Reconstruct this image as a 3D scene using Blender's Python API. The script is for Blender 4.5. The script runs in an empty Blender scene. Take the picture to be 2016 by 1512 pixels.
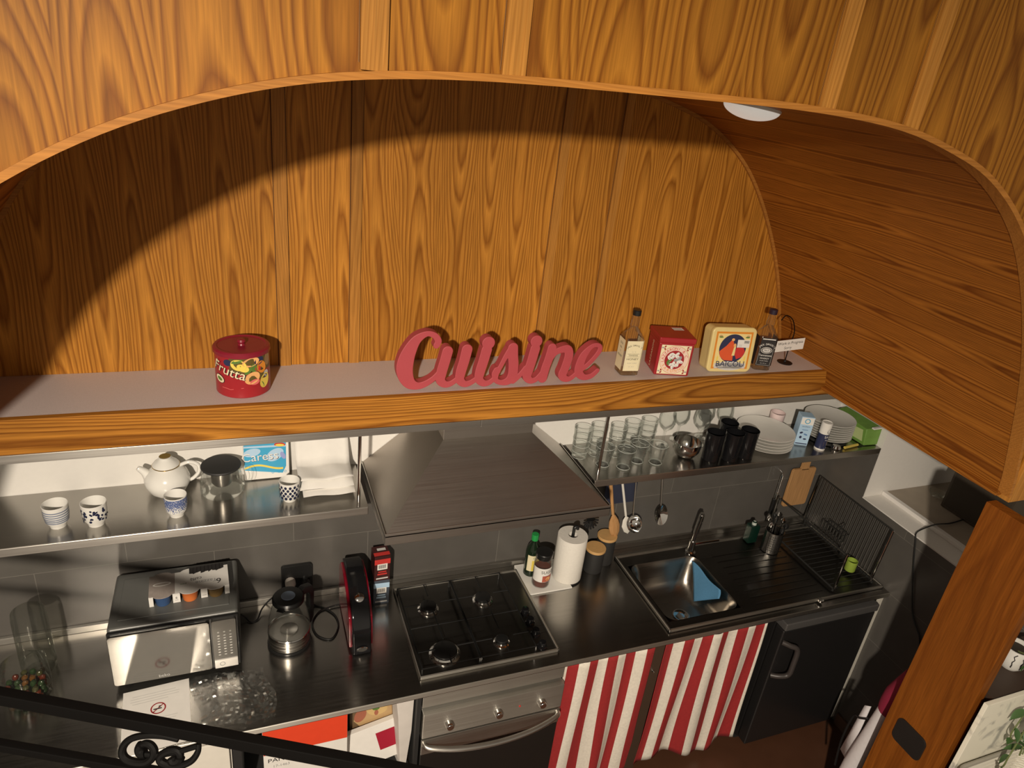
import bpy, bmesh, math, random
from mathutils import Vector, Matrix, noise
from math import pi, sin, cos, radians as R
random.seed(7)
S = bpy.context.scene
C = S.collection
# ------------------------------------------------------------------ camera, world, light, exposure
cam_d = bpy.data.cameras.new('camera'); cam = bpy.data.objects.new('camera', cam_d); C.objects.link(cam)
cam_d.sensor_width = 36.0; cam_d.sensor_fit = 'HORIZONTAL'; cam_d.lens = 1382.07/2016*36.0
cam_d.clip_start = 0.02; cam_d.clip_end = 60
_y, _p, _r = R(23.1198), R(-24.5914), R(6.8303)
_f = Vector((sin(_y)*cos(_p), cos(_y)*cos(_p), sin(_p)))
_rt = Vector((cos(_y), -sin(_y), 0)); _up = _rt.cross(_f)
_r2 = _rt*cos(_r)+_up*sin(_r); _u2 = _up*cos(_r)-_rt*sin(_r)
cam.matrix_world = Matrix(((_r2.x,_u2.x,-_f.x,-0.1384),(_r2.y,_u2.y,-_f.y,-2.4225),(_r2.z,_u2.z,-_f.z,3.0564),(0,0,0,1)))
S.camera = cam
W = bpy.data.worlds.new('world'); S.world = W; W.use_nodes = True
_t = W.node_tree; _bg = _t.nodes['Background']
_tc = _t.nodes.new('ShaderNodeTexCoord'); _dp = _t.nodes.new('ShaderNodeVectorMath'); _dp.operation = 'DOT_PRODUCT'
_t.links.new(_tc.outputs['Generated'], _dp.inputs[0]); _dp.inputs[1].default_value = (-0.1, -0.80, -0.45)   # added fill for unseen room light, brighter behind and below the viewer
_rm = _t.nodes.new('ShaderNodeValToRGB'); _t.links.new(_dp.outputs['Value'], _rm.inputs[0])
_rm.color_ramp.elements[0].position = 0.0; _rm.color_ramp.elements[0].color = (0.075, 0.064, 0.052, 1)
_rm.color_ramp.elements[1].position = 0.85; _rm.color_ramp.elements[1].color = (0.30, 0.258, 0.205, 1)
_t.links.new(_rm.outputs[0], _bg.inputs[0]); _bg.inputs[1].default_value = 0.85
ld = bpy.data.lights.new('stair_lamp', 'SPOT'); ld.energy = 520; ld.color = (1.0, 0.87, 0.71); ld.shadow_soft_size = 0.05
ld.spot_size = R(100); ld.spot_blend = 1.0
lo = bpy.data.objects.new('stair_lamp', ld); lo.location = (-0.96, -3.8, 3.46); C.objects.link(lo)
lo.rotation_euler = (Vector((1.0, -0.2, -0.25))-Vector(lo.location)).to_track_quat('-Z', 'Y').to_euler()
S.view_settings.view_transform = 'Standard'; S.view_settings.look = 'None'
S.view_settings.gamma = 1.0; S.view_settings.use_curve_mapping = False
S.view_settings.exposure = 0.65
# ------------------------------------------------------------------ materials
MATS = {}
def nt(name):
    m = bpy.data.materials.new(name); m.use_nodes = True
    t = m.node_tree; t.nodes.clear()
    o = t.nodes.new('ShaderNodeOutputMaterial')
    return m, t, o
def lk(t, a, b): t.links.new(a, b)
def node(t, ty, **k):
    n = t.nodes.new(ty)
    for a, b in k.items(): setattr(n, a, b)
    return n
def mat(name, col, rough=0.5, metal=0.0, vary=0.06, vscale=30.0, coat=0.0, bump=0.0, spec=0.5, sheen=0.0):
    if name in MATS: return MATS[name]
    m, t, o = nt(name)
    b = node(t, 'ShaderNodeBsdfPrincipled'); lk(t, b.outputs[0], o.inputs[0])
    b.inputs['Roughness'].default_value = rough; b.inputs['Metallic'].default_value = metal
    b.inputs['Coat Weight'].default_value = coat; b.inputs['Specular IOR Level'].default_value = spec
    b.inputs['Coat Roughness'].default_value = 0.08
    b.inputs['Sheen Weight'].default_value = sheen
    tc = node(t, 'ShaderNodeTexCoord'); nz = node(t, 'ShaderNodeTexNoise')
    nz.inputs['Scale'].default_value = vscale; nz.inputs['Detail'].default_value = 3
    lk(t, tc.outputs['Object'], nz.inputs['Vector'])
    mx = node(t, 'ShaderNodeMix', data_type='RGBA')
    lk(t, nz.outputs[0], mx.inputs['Factor'])
    mx.inputs[6].default_value = tuple(c*(1-vary) for c in col)+(1,)
    mx.inputs[7].default_value = tuple(min(1, c*(1+vary)) for c in col)+(1,)
    lk(t, mx.outputs[2], b.inputs['Base Color'])
    if bump:
        bp = node(t, 'ShaderNodeBump'); bp.inputs['Strength'].default_value = bump; bp.inputs['Distance'].default_value = 0.002
        lk(t, nz.outputs[0], bp.inputs['Height']); lk(t, bp.outputs[0], b.inputs['Normal'])
    MATS[name] = m
    return m
def wood(name, axis, light=(0.55,0.235,0.034), dark=(0.27,0.094,0.010), leaf=0.13, ring=0.0010, hs=0.085, stretch=0.55, rough=0.5, contrast=1.0):
    if name in MATS: return MATS[name]
    m, t, o = nt(name)
    b = node(t, 'ShaderNodeBsdfPrincipled'); lk(t, b.outputs[0], o.inputs[0])
    b.inputs['Roughness'].default_value = rough; b.inputs['Specular IOR Level'].default_value = 0.16
    def math_(op, x, y=None):
        q = node(t, 'ShaderNodeMath', operation=op)
        for i, w_ in enumerate((x, y)):
            if w_ is None: continue
            if isinstance(w_, (int, float)): q.inputs[i].default_value = w_
            else: lk(t, w_, q.inputs[i])
        return q.outputs[0]
    tc = node(t, 'ShaderNodeTexCoord'); oi = node(t, 'ShaderNodeObjectInfo')
    rnd = math_('MULTIPLY', oi.outputs['Random'], 7.0)
    cmb = node(t, 'ShaderNodeCombineXYZ')
    for i in range(3): lk(t, rnd, cmb.inputs[i])
    add = node(t, 'ShaderNodeVectorMath', operation='ADD'); lk(t, tc.outputs['Object'], add.inputs[0]); lk(t, cmb.outputs[0], add.inputs[1])
    sep = node(t, 'ShaderNodeSeparateXYZ'); lk(t, add.outputs[0], sep.inputs[0])
    al = {'x':0,'y':1,'z':2}[axis]; oth = [i for i in range(3) if i != al]
    ac = math_('SUBTRACT' if axis == 'y' else 'ADD', sep.outputs[oth[0]], sep.outputs[oth[1]])
    # slow field: how far the cut lies from the heart of the log
    cv = node(t, 'ShaderNodeCombineXYZ'); lk(t, math_('MULTIPLY', ac, 2.2), cv.inputs[0]); lk(t, math_('MULTIPLY', sep.outputs[al], stretch*1.6), cv.inputs[1])
    n1 = node(t, 'ShaderNodeTexNoise'); n1.inputs['Scale'].default_value = 1.0; n1.inputs['Detail'].default_value = 1.5; n1.inputs['Roughness'].default_value = 0.5; lk(t, cv.outputs[0], n1.inputs['Vector'])
    h = math_('MULTIPLY', math_('SUBTRACT', n1.outputs[0], 0.18), hs*1.6)
    # small waviness
    cv2 = node(t, 'ShaderNodeCombineXYZ'); lk(t, math_('MULTIPLY', ac, 22.0), cv2.inputs[0]); lk(t, math_('MULTIPLY', sep.outputs[al], 2.6), cv2.inputs[1])
    n2 = node(t, 'ShaderNodeTexNoise'); n2.inputs['Scale'].default_value = 1.0; n2.inputs['Detail'].default_value = 3; lk(t, cv2.outputs[0], n2.inputs['Vector'])
    wv = math_('MULTIPLY', math_('SUBTRACT', n2.outputs[0], 0.5), 0.019)
    cv4 = node(t, 'ShaderNodeCombineXYZ'); lk(t, math_('MULTIPLY', ac, 1.5), cv4.inputs[0]); lk(t, math_('MULTIPLY', sep.outputs[al], 0.6), cv4.inputs[1])
    n4 = node(t, 'ShaderNodeTexNoise'); n4.inputs['Scale'].default_value = 1.3; n4.inputs['Detail'].default_value = 1; lk(t, cv4.outputs[0], n4.inputs['Vector'])
    uu = math_('ADD', ac, math_('MULTIPLY', n4.outputs[0], 0.16))
    xp = math_('PINGPONG', uu, leaf/2)
    d = math_('ADD', math_('MULTIPLY', xp, xp), math_('MULTIPLY', h, h))
    d = math_('ADD', d, math_('MULTIPLY', wv, 0.055))
    fr = math_('FRACT', math_('DIVIDE', d, ring))
    rp = node(t, 'ShaderNodeValToRGB'); lk(t, fr, rp.inputs[0])
    e = rp.color_ramp.elements
    dk = tuple(x+(y-x)*contrast for x, y in zip(light, dark))
    mid = tuple((x*0.55+y*0.45) for x, y in zip(light, dk)); md2 = tuple((x*0.8+y*0.2) for x, y in zip(light, dk))
    e[0].position = 0.0; e[0].color = (*mid, 1); e[1].position = 1.0; e[1].color = (*mid, 1)
    for p, c in ((0.12, light), (0.34, md2), (0.62, mid), (0.86, dk)):
        q = e.new(p); q.color = (*c, 1)
    # fine pores along the grain and slow tone drift
    mp2 = node(t, 'ShaderNodeMapping'); lk(t, add.outputs[0], mp2.inputs['Vector'])
    sc2 = [260.0]*3; sc2[al] = 9.0; mp2.inputs['Scale'].default_value = sc2
    n5 = node(t, 'ShaderNodeTexNoise'); n5.inputs['Scale'].default_value = 1.0; n5.inputs['Detail'].default_value = 2; lk(t, mp2.outputs[0], n5.inputs['Vector'])
    mr = node(t, 'ShaderNodeMapRange'); lk(t, n5.outputs[0], mr.inputs[0]); mr.inputs[1].default_value = 0.3; mr.inputs[2].default_value = 0.7; mr.inputs[3].default_value = 0.80; mr.inputs[4].default_value = 1.12
    mr3 = node(t, 'ShaderNodeMapRange'); lk(t, n4.outputs[0], mr3.inputs[0]); mr3.inputs[1].default_value = 0.3; mr3.inputs[2].default_value = 0.7; mr3.inputs[3].default_value = 0.86; mr3.inputs[4].default_value = 1.1
    mm = math_('MULTIPLY', mr.outputs[0], mr3.outputs[0])
    vs = node(t, 'ShaderNodeVectorMath', operation='SCALE'); lk(t, rp.outputs[0], vs.inputs[0]); lk(t, mm, vs.inputs['Scale'])
    lk(t, vs.outputs[0], b.inputs['Base Color'])
    MATS[name] = m
    return m
def steel(name, col=(0.50,0.48,0.45), rough=0.3, axis=0, brush=220.0):
    if name in MATS: return MATS[name]
    m, t, o = nt(name)
    b = node(t, 'ShaderNodeBsdfPrincipled'); lk(t, b.outputs[0], o.inputs[0])
    b.inputs['Metallic'].default_value = 1.0; b.inputs['Anisotropic'].default_value = 0.72
    tv = node(t, 'ShaderNodeCombineXYZ'); tv.inputs[0].default_value = 0.0; tv.inputs[1].default_value = 0.6; tv.inputs[2].default_value = 0.8
    lk(t, tv.outputs[0], b.inputs['Tangent'])
    tc = node(t, 'ShaderNodeTexCoord'); mp = node(t, 'ShaderNodeMapping'); lk(t, tc.outputs['Object'], mp.inputs['Vector'])
    s = [brush]*3; s[axis] = 3.0; mp.inputs['Scale'].default_value = s
    nz = node(t, 'ShaderNodeTexNoise'); nz.inputs['Scale'].default_value = 1.0; nz.inputs['Detail'].default_value = 2; lk(t, mp.outputs[0], nz.inputs['Vector'])
    mr = node(t, 'ShaderNodeMapRange'); lk(t, nz.outputs[0], mr.inputs[0]); mr.inputs[3].default_value = rough-0.07; mr.inputs[4].default_value = rough+0.07
    lk(t, mr.outputs[0], b.inputs['Roughness'])
    n2 = node(t, 'ShaderNodeTexNoise'); n2.inputs['Scale'].default_value = 5.0; n2.inputs['Detail'].default_value = 4; lk(t, tc.outputs['Object'], n2.inputs['Vector'])
    mx = node(t, 'ShaderNodeMix', data_type='RGBA'); lk(t, n2.outputs[0], mx.inputs['Factor'])
    mx.inputs[6].default_value = tuple(c*0.86 for c in col)+(1,); mx.inputs[7].default_value = tuple(min(1,c*1.1) for c in col)+(1,)
    lk(t, mx.outputs[2], b.inputs['Base Color'])
    MATS[name] = m
    return m
def glass(name, tint=(0.99,0.995,0.99), edge=0.90, haze=0.03, cap=0.6, base=0.0):
    if name in MATS: return MATS[name]
    m, t, o = nt(name)
    tr = node(t, 'ShaderNodeBsdfTransparent'); gl = node(t, 'ShaderNodeBsdfGlossy'); gl.inputs['Roughness'].default_value = 0.05
    gl.inputs['Color'].default_value = (0.95,0.97,0.95,1)
    lw = node(t, 'ShaderNodeLayerWeight'); lw.inputs['Blend'].default_value = 0.17
    rp = node(t, 'ShaderNodeValToRGB'); lk(t, lw.outputs['Facing'], rp.inputs[0])
    e = rp.color_ramp.elements; e[0].color = (*tint, 1); e[1].color = (tint[0]*edge, tint[1]*edge, tint[2]*edge, 1); e[0].position = 0.35
    lk(t, rp.outputs[0], tr.inputs['Color'])
    mx = node(t, 'ShaderNodeMixShader'); mnn = node(t, 'ShaderNodeMath', operation='MINIMUM'); mnn.inputs[1].default_value = cap; ab = node(t, 'ShaderNodeMath', operation='ADD'); ab.inputs[1].default_value = base; lk(t, lw.outputs['Fresnel'], ab.inputs[0]); lk(t, ab.outputs[0], mnn.inputs[0]); lk(t, mnn.outputs[0], mx.inputs[0]); lk(t, tr.outputs[0], mx.inputs[1]); lk(t, gl.outputs[0], mx.inputs[2])
    df = node(t, 'ShaderNodeBsdfTranslucent'); df.inputs['Color'].default_value = (0.80,0.84,0.80,1); dd = node(t, 'ShaderNodeBsdfDiffuse'); dd.inputs['Color'].default_value = (0.80,0.84,0.80,1)
    m0 = node(t, 'ShaderNodeMixShader'); m0.inputs[0].default_value = 0.5; lk(t, df.outputs[0], m0.inputs[1]); lk(t, dd.outputs[0], m0.inputs[2])
    nz = node(t, 'ShaderNodeTexNoise'); nz.inputs['Scale'].default_value = 60; tc = node(t, 'ShaderNodeTexCoord'); lk(t, tc.outputs['Object'], nz.inputs['Vector'])
    mr = node(t, 'ShaderNodeMapRange'); lk(t, nz.outputs[0], mr.inputs[0]); mr.inputs[3].default_value = haze*0.5; mr.inputs[4].default_value = haze*1.5
    m2 = node(t, 'ShaderNodeMixShader'); lk(t, mr.outputs[0], m2.inputs[0]); lk(t, mx.outputs[0], m2.inputs[1]); lk(t, m0.outputs[0], m2.inputs[2])
    lk(t, m2.outputs[0], o.inputs[0])
    MATS[name] = m
    return m
def tiles(name, axis):
    m, t, o = nt(name)
    b = node(t, 'ShaderNodeBsdfPrincipled'); lk(t, b.outputs[0], o.inputs[0]); b.inputs['Roughness'].default_value = 0.36
    tc = node(t, 'ShaderNodeTexCoord'); sep = node(t, 'ShaderNodeSeparateXYZ'); lk(t, tc.outputs['Object'], sep.inputs[0])
    cm = node(t, 'ShaderNodeCombineXYZ'); lk(t, sep.outputs[axis], cm.inputs[0]); lk(t, sep.outputs[2], cm.inputs[1])
    mp = node(t, 'ShaderNodeMapping'); lk(t, cm.outputs[0], mp.inputs['Vector']); mp.inputs['Location'].default_value = (0.28, -1.195+0.3*4, 0)
    br = node(t, 'ShaderNodeTexBrick'); lk(t, mp.outputs[0], br.inputs['Vector'])
    br.offset = 0.5; br.inputs['Scale'].default_value = 1.0; br.inputs['Brick Width'].default_value = 0.6; br.inputs['Row Height'].default_value = 0.30
    br.inputs['Mortar Size'].default_value = 0.0014; br.inputs['Mortar Smooth'].default_value = 0.2
    br.inputs['Color1'].default_value = (0.095,0.088,0.080,1); br.inputs['Color2'].default_value = (0.105,0.098,0.088,1); br.inputs['Mortar'].default_value = (0.17,0.16,0.14,1)
    nz = node(t, 'ShaderNodeTexNoise'); nz.inputs['Scale'].default_value = 12; nz.inputs['Detail'].default_value = 5; lk(t, tc.outputs['Object'], nz.inputs['Vector'])
    mr = node(t, 'ShaderNodeMapRange'); lk(t, nz.outputs[0], mr.inputs[0]); mr.inputs[3].default_value = 0.85; mr.inputs[4].default_value = 1.15
    vs = node(t, 'ShaderNodeVectorMath', operation='SCALE'); lk(t, br.outputs[0], vs.inputs[0]); lk(t, mr.outputs[0], vs.inputs['Scale'])
    lk(t, vs.outputs[0], b.inputs['Base Color'])
    return m
WOODZ = wood('oak_veneer_vertical', 'z')
WOODF = wood('oak_veneer_front', 'z', light=(0.37,0.152,0.018), dark=(0.175,0.057,0.006), leaf=0.165, ring=0.0021, hs=0.115, stretch=0.9)  # same oak as the back wall, darkened to offset strong lamp light
WOODX = wood('oak_veneer_horizontal', 'x', leaf=0.20, ring=0.0017, hs=0.12, stretch=0.42, light=(0.48,0.20,0.030), dark=(0.20,0.066,0.008))
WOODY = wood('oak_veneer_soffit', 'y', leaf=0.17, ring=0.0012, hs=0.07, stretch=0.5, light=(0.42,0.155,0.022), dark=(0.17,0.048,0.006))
WOODB = wood('oak_batten', 'z', leaf=0.5, ring=0.003, hs=0.01, contrast=0.5, light=(0.48,0.215,0.042), dark=(0.27,0.10,0.014))
WOODE = wood('oak_edging', 'x', leaf=0.5, ring=0.003, hs=0.01, contrast=0.4, light=(0.43,0.18,0.036), dark=(0.26,0.09,0.014))
WOODP = wood('oak_panel_dark', 'z', leaf=0.34, ring=0.006, hs=0.15, contrast=0.6, light=(0.26,0.080,0.010), dark=(0.15,0.040,0.005))
STEEL = steel('brushed_steel', (0.55,0.53,0.49), 0.36)
STEELC = steel('counter_steel', (0.40,0.385,0.36), 0.22)
STEELH = steel('hood_steel', (0.47,0.43,0.39), 0.40)
CHROME = mat('chrome', (0.75,0.74,0.72), 0.09, 1.0)
STEELO = steel('oven_steel', (0.60,0.575,0.52), 0.50)
DARKST = steel('dark_hob_steel', (0.16,0.155,0.145), 0.30)
WHITE = mat('white_plaster', (0.74,0.72,0.68), 0.85, vary=0.03, vscale=60, bump=0.15)
LAM = mat('grey_laminate', (0.60,0.53,0.51), 0.5, vary=0.14, vscale=260)
TILEB = tiles('dark_wall_tile', 0); TILER = tiles('dark_side_wall_tile', 1)
FLOORM = mat('brown_floor_tile', (0.085,0.036,0.019), 0.35, vary=0.2, vscale=8)
CER = mat('white_ceramic', (0.74,0.73,0.69), 0.16, vary=0.02)
BLUEP = mat('blue_glaze', (0.05,0.08,0.22), 0.2)
BLUEG = mat('blue_grey_glaze', (0.20,0.23,0.31), 0.2)
NAVYP = mat('navy_glaze', (0.018,0.022,0.055), 0.2)
BLACK = mat('black_plastic', (0.012,0.012,0.012), 0.3)
GLOSSB = mat('gloss_black_plastic', (0.008,0.008,0.009), 0.08)
MATTB = mat('matt_black', (0.02,0.02,0.02), 0.6)
IRON = mat('black_painted_iron', (0.003,0.0027,0.0025), 0.6, spec=0.12)
RED = mat('sign_red_paint', (0.42,0.062,0.075), 0.55)
TINRED = mat('tin_red', (0.34,0.018,0.024), 0.3)
LIDRED = mat('lid_red', (0.24,0.014,0.03), 0.33)
PAPER = mat('white_paper', (0.76,0.74,0.70), 0.8)
CREAM = mat('cream_label', (0.80,0.72,0.48), 0.55)
INK = mat('black_ink', (0.02,0.018,0.018), 0.6)
GOLD = mat('pale_gold_tin', (0.74,0.60,0.26), 0.33)
ORANGE = mat('orange_print', (0.72,0.26,0.03), 0.4)
REDP = mat('red_print', (0.55,0.035,0.03), 0.45)
YELP = mat('yellow_print', (0.80,0.62,0.10), 0.45)
GREENP = mat('green_print', (0.10,0.20,0.035), 0.45)
NAVY = mat('navy_print', (0.025,0.03,0.08), 0.4)
LBLUE = mat('light_blue_print', (0.42,0.60,0.78), 0.45)
MBLUE = mat('turquoise_print', (0.05,0.36,0.60), 0.4)
PEACH = mat('peach_print', (0.80,0.42,0.16), 0.45)
GREY = mat('grey_print', (0.33,0.33,0.33), 0.5)
LGREY = mat('light_grey_print', (0.58,0.57,0.55), 0.5)
TAN = mat('tan_print', (0.50,0.33,0.16), 0.5)
WOODU = wood('beech', 'z', light=(0.50,0.28,0.12), dark=(0.38,0.19,0.07), leaf=0.3, ring=0.0012, hs=0.04, contrast=0.6)
CORK = mat('bamboo_lid', (0.55,0.33,0.13), 0.5, vary=0.12, vscale=60)
GLASS = glass('clear_glass'); GLASSD = glass('smoky_glass', (0.955,0.955,0.93), 0.78, 0.02); RIMG = glass('glass_rim', (0.97,0.98,0.97), 0.9, 0.75)
def stripes():
    m, t, o = nt('red_white_stripe_cotton')
    b = node(t, 'ShaderNodeBsdfPrincipled'); lk(t, b.outputs[0], o.inputs[0]); b.inputs['Roughness'].default_value = 0.85
    uv = node(t, 'ShaderNodeUVMap'); sep = node(t, 'ShaderNodeSeparateXYZ'); lk(t, uv.outputs[0], sep.inputs[0])
    a = node(t, 'ShaderNodeMath', operation='FRACT'); lk(t, sep.outputs[0], a.inputs[0])
    g = node(t, 'ShaderNodeMath', operation='GREATER_THAN'); lk(t, a.outputs[0], g.inputs[0]); g.inputs[1].default_value = 0.5
    mx = node(t, 'ShaderNodeMix', data_type='RGBA'); lk(t, g.outputs[0], mx.inputs['Factor'])
    mx.inputs[6].default_value = (0.31,0.017,0.018,1); mx.inputs[7].default_value = (0.74,0.69,0.60,1)
    nz = node(t, 'ShaderNodeTexNoise'); nz.inputs['Scale'].default_value = 90; tc = node(t, 'ShaderNodeTexCoord'); lk(t, tc.outputs['Object'], nz.inputs['Vector'])
    mr = node(t, 'ShaderNodeMapRange'); lk(t, nz.outputs[0], mr.inputs[0]); mr.inputs[3].default_value = 0.82; mr.inputs[4].default_value = 1.15
    vs = node(t, 'ShaderNodeVectorMath', operation='SCALE'); lk(t, mx.outputs[2], vs.inputs[0]); lk(t, mr.outputs[0], vs.inputs['Scale'])
    lk(t, vs.outputs[0], b.inputs['Base Color'])
    return m
STRIPE = stripes()
def specks():
    m, t, o = nt('blue_speckle_glaze')
    b = node(t, 'ShaderNodeBsdfPrincipled'); lk(t, b.outputs[0], o.inputs[0]); b.inputs['Roughness'].default_value = 0.18
    tc = node(t, 'ShaderNodeTexCoord'); nz = node(t, 'ShaderNodeTexNoise'); nz.inputs['Scale'].default_value = 330; nz.inputs['Detail'].default_value = 1; lk(t, tc.outputs['Object'], nz.inputs['Vector'])
    sep = node(t, 'ShaderNodeSeparateXYZ'); lk(t, tc.outputs['Object'], sep.inputs[0])
    mr = node(t, 'ShaderNodeMapRange'); lk(t, sep.outputs[2], mr.inputs[0]); mr.inputs[1].default_value = 0.02; mr.inputs[2].default_value = 0.055; mr.inputs[3].default_value = 0.62; mr.inputs[4].default_value = 0.37
    g = node(t, 'ShaderNodeMath', operation='GREATER_THAN'); lk(t, nz.outputs[0], g.inputs[0]); lk(t, mr.outputs[0], g.inputs[1])
    mx = node(t, 'ShaderNodeMix', data_type='RGBA'); lk(t, g.outputs[0], mx.inputs['Factor'])
    mx.inputs[6].default_value = (0.74,0.73,0.69,1); mx.inputs[7].default_value = (0.10,0.14,0.30,1)
    lk(t, mx.outputs[2], b.inputs['Base Color'])
    return m
SPECK = specks()
def marble():
    m, t, o = nt('white_marble')
    b = node(t, 'ShaderNodeBsdfPrincipled'); lk(t, b.outputs[0], o.inputs[0]); b.inputs['Roughness'].default_value = 0.45
    tc = node(t, 'ShaderNodeTexCoord'); nz = node(t, 'ShaderNodeTexNoise'); nz.inputs['Scale'].default_value = 9; nz.inputs['Detail'].default_value = 5; nz.inputs['Distortion'].default_value = 0.8; lk(t, tc.outputs['Object'], nz.inputs['Vector'])
    rp = node(t, 'ShaderNodeValToRGB'); lk(t, nz.outputs[0], rp.inputs[0]); e = rp.color_ramp.elements
    e[0].position = 0.34; e[0].color = (0.42,0.41,0.37,1); e[1].position = 0.46; e[1].color = (0.88,0.85,0.72,1)
    lk(t, rp.outputs[0], b.inputs['Base Color'])
    return m
MARBLE = marble()
# ------------------------------------------------------------------ mesh builder
FONT = None
def text_geo(s, size, extrude=0.0):
    cu = bpy.data.curves.new('t', 'FONT'); cu.body = s; cu.size = size; cu.align_x = 'CENTER'; cu.align_y = 'CENTER'; cu.extrude = extrude; cu.resolution_u = 3
    ob = bpy.data.objects.new('t', cu); C.objects.link(ob)
    dg = bpy.context.evaluated_depsgraph_get(); me = bpy.data.meshes.new_from_object(ob.evaluated_get(dg))
    v = [Vector(x.co) for x in me.vertices]; f = [tuple(p.vertices) for p in me.polygons]
    bpy.data.objects.remove(ob); bpy.data.curves.remove(cu); bpy.data.meshes.remove(me)
    return v, f
class M:
    def __init__(s): s.v = []; s.f = []; s.m = []; s.mats = []; s.uv = {}
    def mi(s, mt):
        if mt not in s.mats: s.mats.append(mt)
        return s.mats.index(mt)
    def add(s, v, f, mt, T=None):
        n = len(s.v); k = s.mi(mt)
        s.v += [(T @ Vector(p)) if T is not None else Vector(p) for p in v]
        for q in f: s.f.append(tuple(n+i for i in q)); s.m.append(k)
        return s
    def box(s, x0, x1, y0, y1, z0, z1, mt, T=None):
        v = [(x0,y0,z0),(x1,y0,z0),(x1,y1,z0),(x0,y1,z0),(x0,y0,z1),(x1,y0,z1),(x1,y1,z1),(x0,y1,z1)]
        f = [(0,3,2,1),(4,5,6,7),(0,1,5,4),(1,2,6,5),(2,3,7,6),(3,0,4,7)]
        return s.add(v, f, mt, T)
    def lathe(s, prof, mt, n=40, c=(0,0,0), T=None, a0=0.0, a1=2*pi, cap=False):
        full = abs(a1-a0-2*pi) < 1e-6; k = n if full else n+1; v = []; f = []
        for r, z in prof:
            for i in range(k):
                a = a0+(a1-a0)*i/n; v.append((c[0]+r*cos(a), c[1]+r*sin(a), c[2]+z))
        for j in range(len(prof)-1):
            for i in range(n):
                i2 = (i+1) % k
                f.append((j*k+i, j*k+i2, (j+1)*k+i2, (j+1)*k+i))
        if cap:
            f.append(tuple(reversed(range(k)))); f.append(tuple((len(prof)-1)*k+i for i in range(k)))
        return s.add(v, f, mt, T)
    def cyl(s, c, r, h, mt, n=32, T=None, r2=None):
        return s.lathe([(r,0),(r if r2 is None else r2,h)], mt, n, c, T, cap=True)
    def tube(s, pts, r, mt, n=10, T=None, close=False, rs=None):
        P = [Vector(p) for p in pts]; v = []; f = []; k = len(P); prev = None
        for i, p in enumerate(P):
            if close: d = (P[(i+1) % k]-P[i-1]).normalized()
            else: d = (P[min(i+1, k-1)]-P[max(i-1, 0)]).normalized()
            if prev is None:
                a = Vector((0,0,1)) if abs(d.z) < 0.9 else Vector((1,0,0))
                u = d.cross(a).normalized()
            else:
                u = (prev-d*prev.dot(d)).normalized()
            prev = u; w = d.cross(u); rr = rs[i] if rs else r
            for j in range(n):
                a = 2*pi*j/n; v.append(p+u*rr*cos(a)+w*rr*sin(a))
        for i in range(k if close else k-1):
            for j in range(n):
                j2 = (j+1) % n; i2 = (i+1) % k
                f.append((i*n+j, i*n+j2, i2*n+j2, i2*n+j))
        if not close: f.append(tuple(reversed(range(n)))); f.append(tuple((k-1)*n+j for j in range(n)))
        return s.add(v, f, mt, T)
    def prism(s, poly, d0, d1, mt, plane='xz', T=None):
        def mk(a, b, d): return {'xz':(a,d,b),'yz':(d,a,b),'xy':(a,b,d)}[plane]
        n = len(poly); v = [mk(a,b,d0) for a,b in poly]+[mk(a,b,d1) for a,b in poly]
        f = [tuple(range(n)), tuple(reversed(range(n,2*n)))]+[(i,n+i,n+(i+1)%n,(i+1)%n) for i in range(n)]
        return s.add(v, f, mt, T)
    def flat(s, poly, mt, T=None): return s.add(poly, [tuple(range(len(poly)))], mt, T)
    def rect(s, cx, cz, w, h, mt, T=None, y=0.0): # facing -y, in the xz plane
        return s.flat([(cx-w/2,y,cz-h/2),(cx+w/2,y,cz-h/2),(cx+w/2,y,cz+h/2),(cx-w/2,y,cz+h/2)], mt, T)
    def ell(s, cx, cz, rx, rz, mt, T=None, y=0.0, n=28, rot=0.0, a0=0, a1=2*pi):
        p = []
        k = n if abs(a1-a0-2*pi) < 1e-6 else n+1
        for i in range(k):
            a = a0+(a1-a0)*i/n; x, z = rx*cos(a), rz*sin(a)
            p.append((cx+x*cos(rot)-z*sin(rot), y, cz+x*sin(rot)+z*cos(rot)))
        return s.flat(p, mt, T)
    def ring(s, cx, cz, r0, r1, mt, T=None, y=0.0, n=36, k=1.0):
        v = []; f = []
        for i in range(n):
            a = 2*pi*i/n; v += [(cx+r0*cos(a)*k,y,cz+r0*sin(a)),(cx+r1*cos(a)*k,y,cz+r1*sin(a))]
        for i in range(n):
            j = (i+1) % n; f.append((2*i,2*i+1,2*j+1,2*j))
        return s.add(v, f, mt, T)
    def text(s, st, size, cx, cz, mt, T=None, y=0.0, rot=0.0, sx=1.0):
        v, f = text_geo(st, size); q = []
        for p in v:
            x, z = p.x*sx, p.y; q.append((cx+x*cos(rot)-z*sin(rot), y, cz+x*sin(rot)+z*cos(rot)))
        return s.add(q, f, mt, T)
    def arc_text(s, st, size, cx, cz, r, a_mid, mt, T=None, y=0.0, step=None, inside=False):
        n = len(st); step = step or size*0.85/r
        for i, ch in enumerate(st):
            if ch == ' ': continue
            k = (i-(n-1)/2)
            a = a_mid-k*step if not inside else a_mid+k*step
            rot = a-pi/2 if not inside else a+pi/2
            s.text(ch, size, cx+r*cos(a), cz+r*sin(a), mt, T, y, rot)
        return s
    def bend(s, i0, rad, cx=0.0, cy=0.0):
        # wrap flat xz geometry added since vertex i0 round a cylinder of radius rad about (cx,cy), facing -y
        for i in range(i0, len(s.v)):
            p = s.v[i]; a = p.x/rad; rr = rad-p.y
            s.v[i] = Vector((cx+rr*sin(a), cy-rr*cos(a), p.z))
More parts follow.
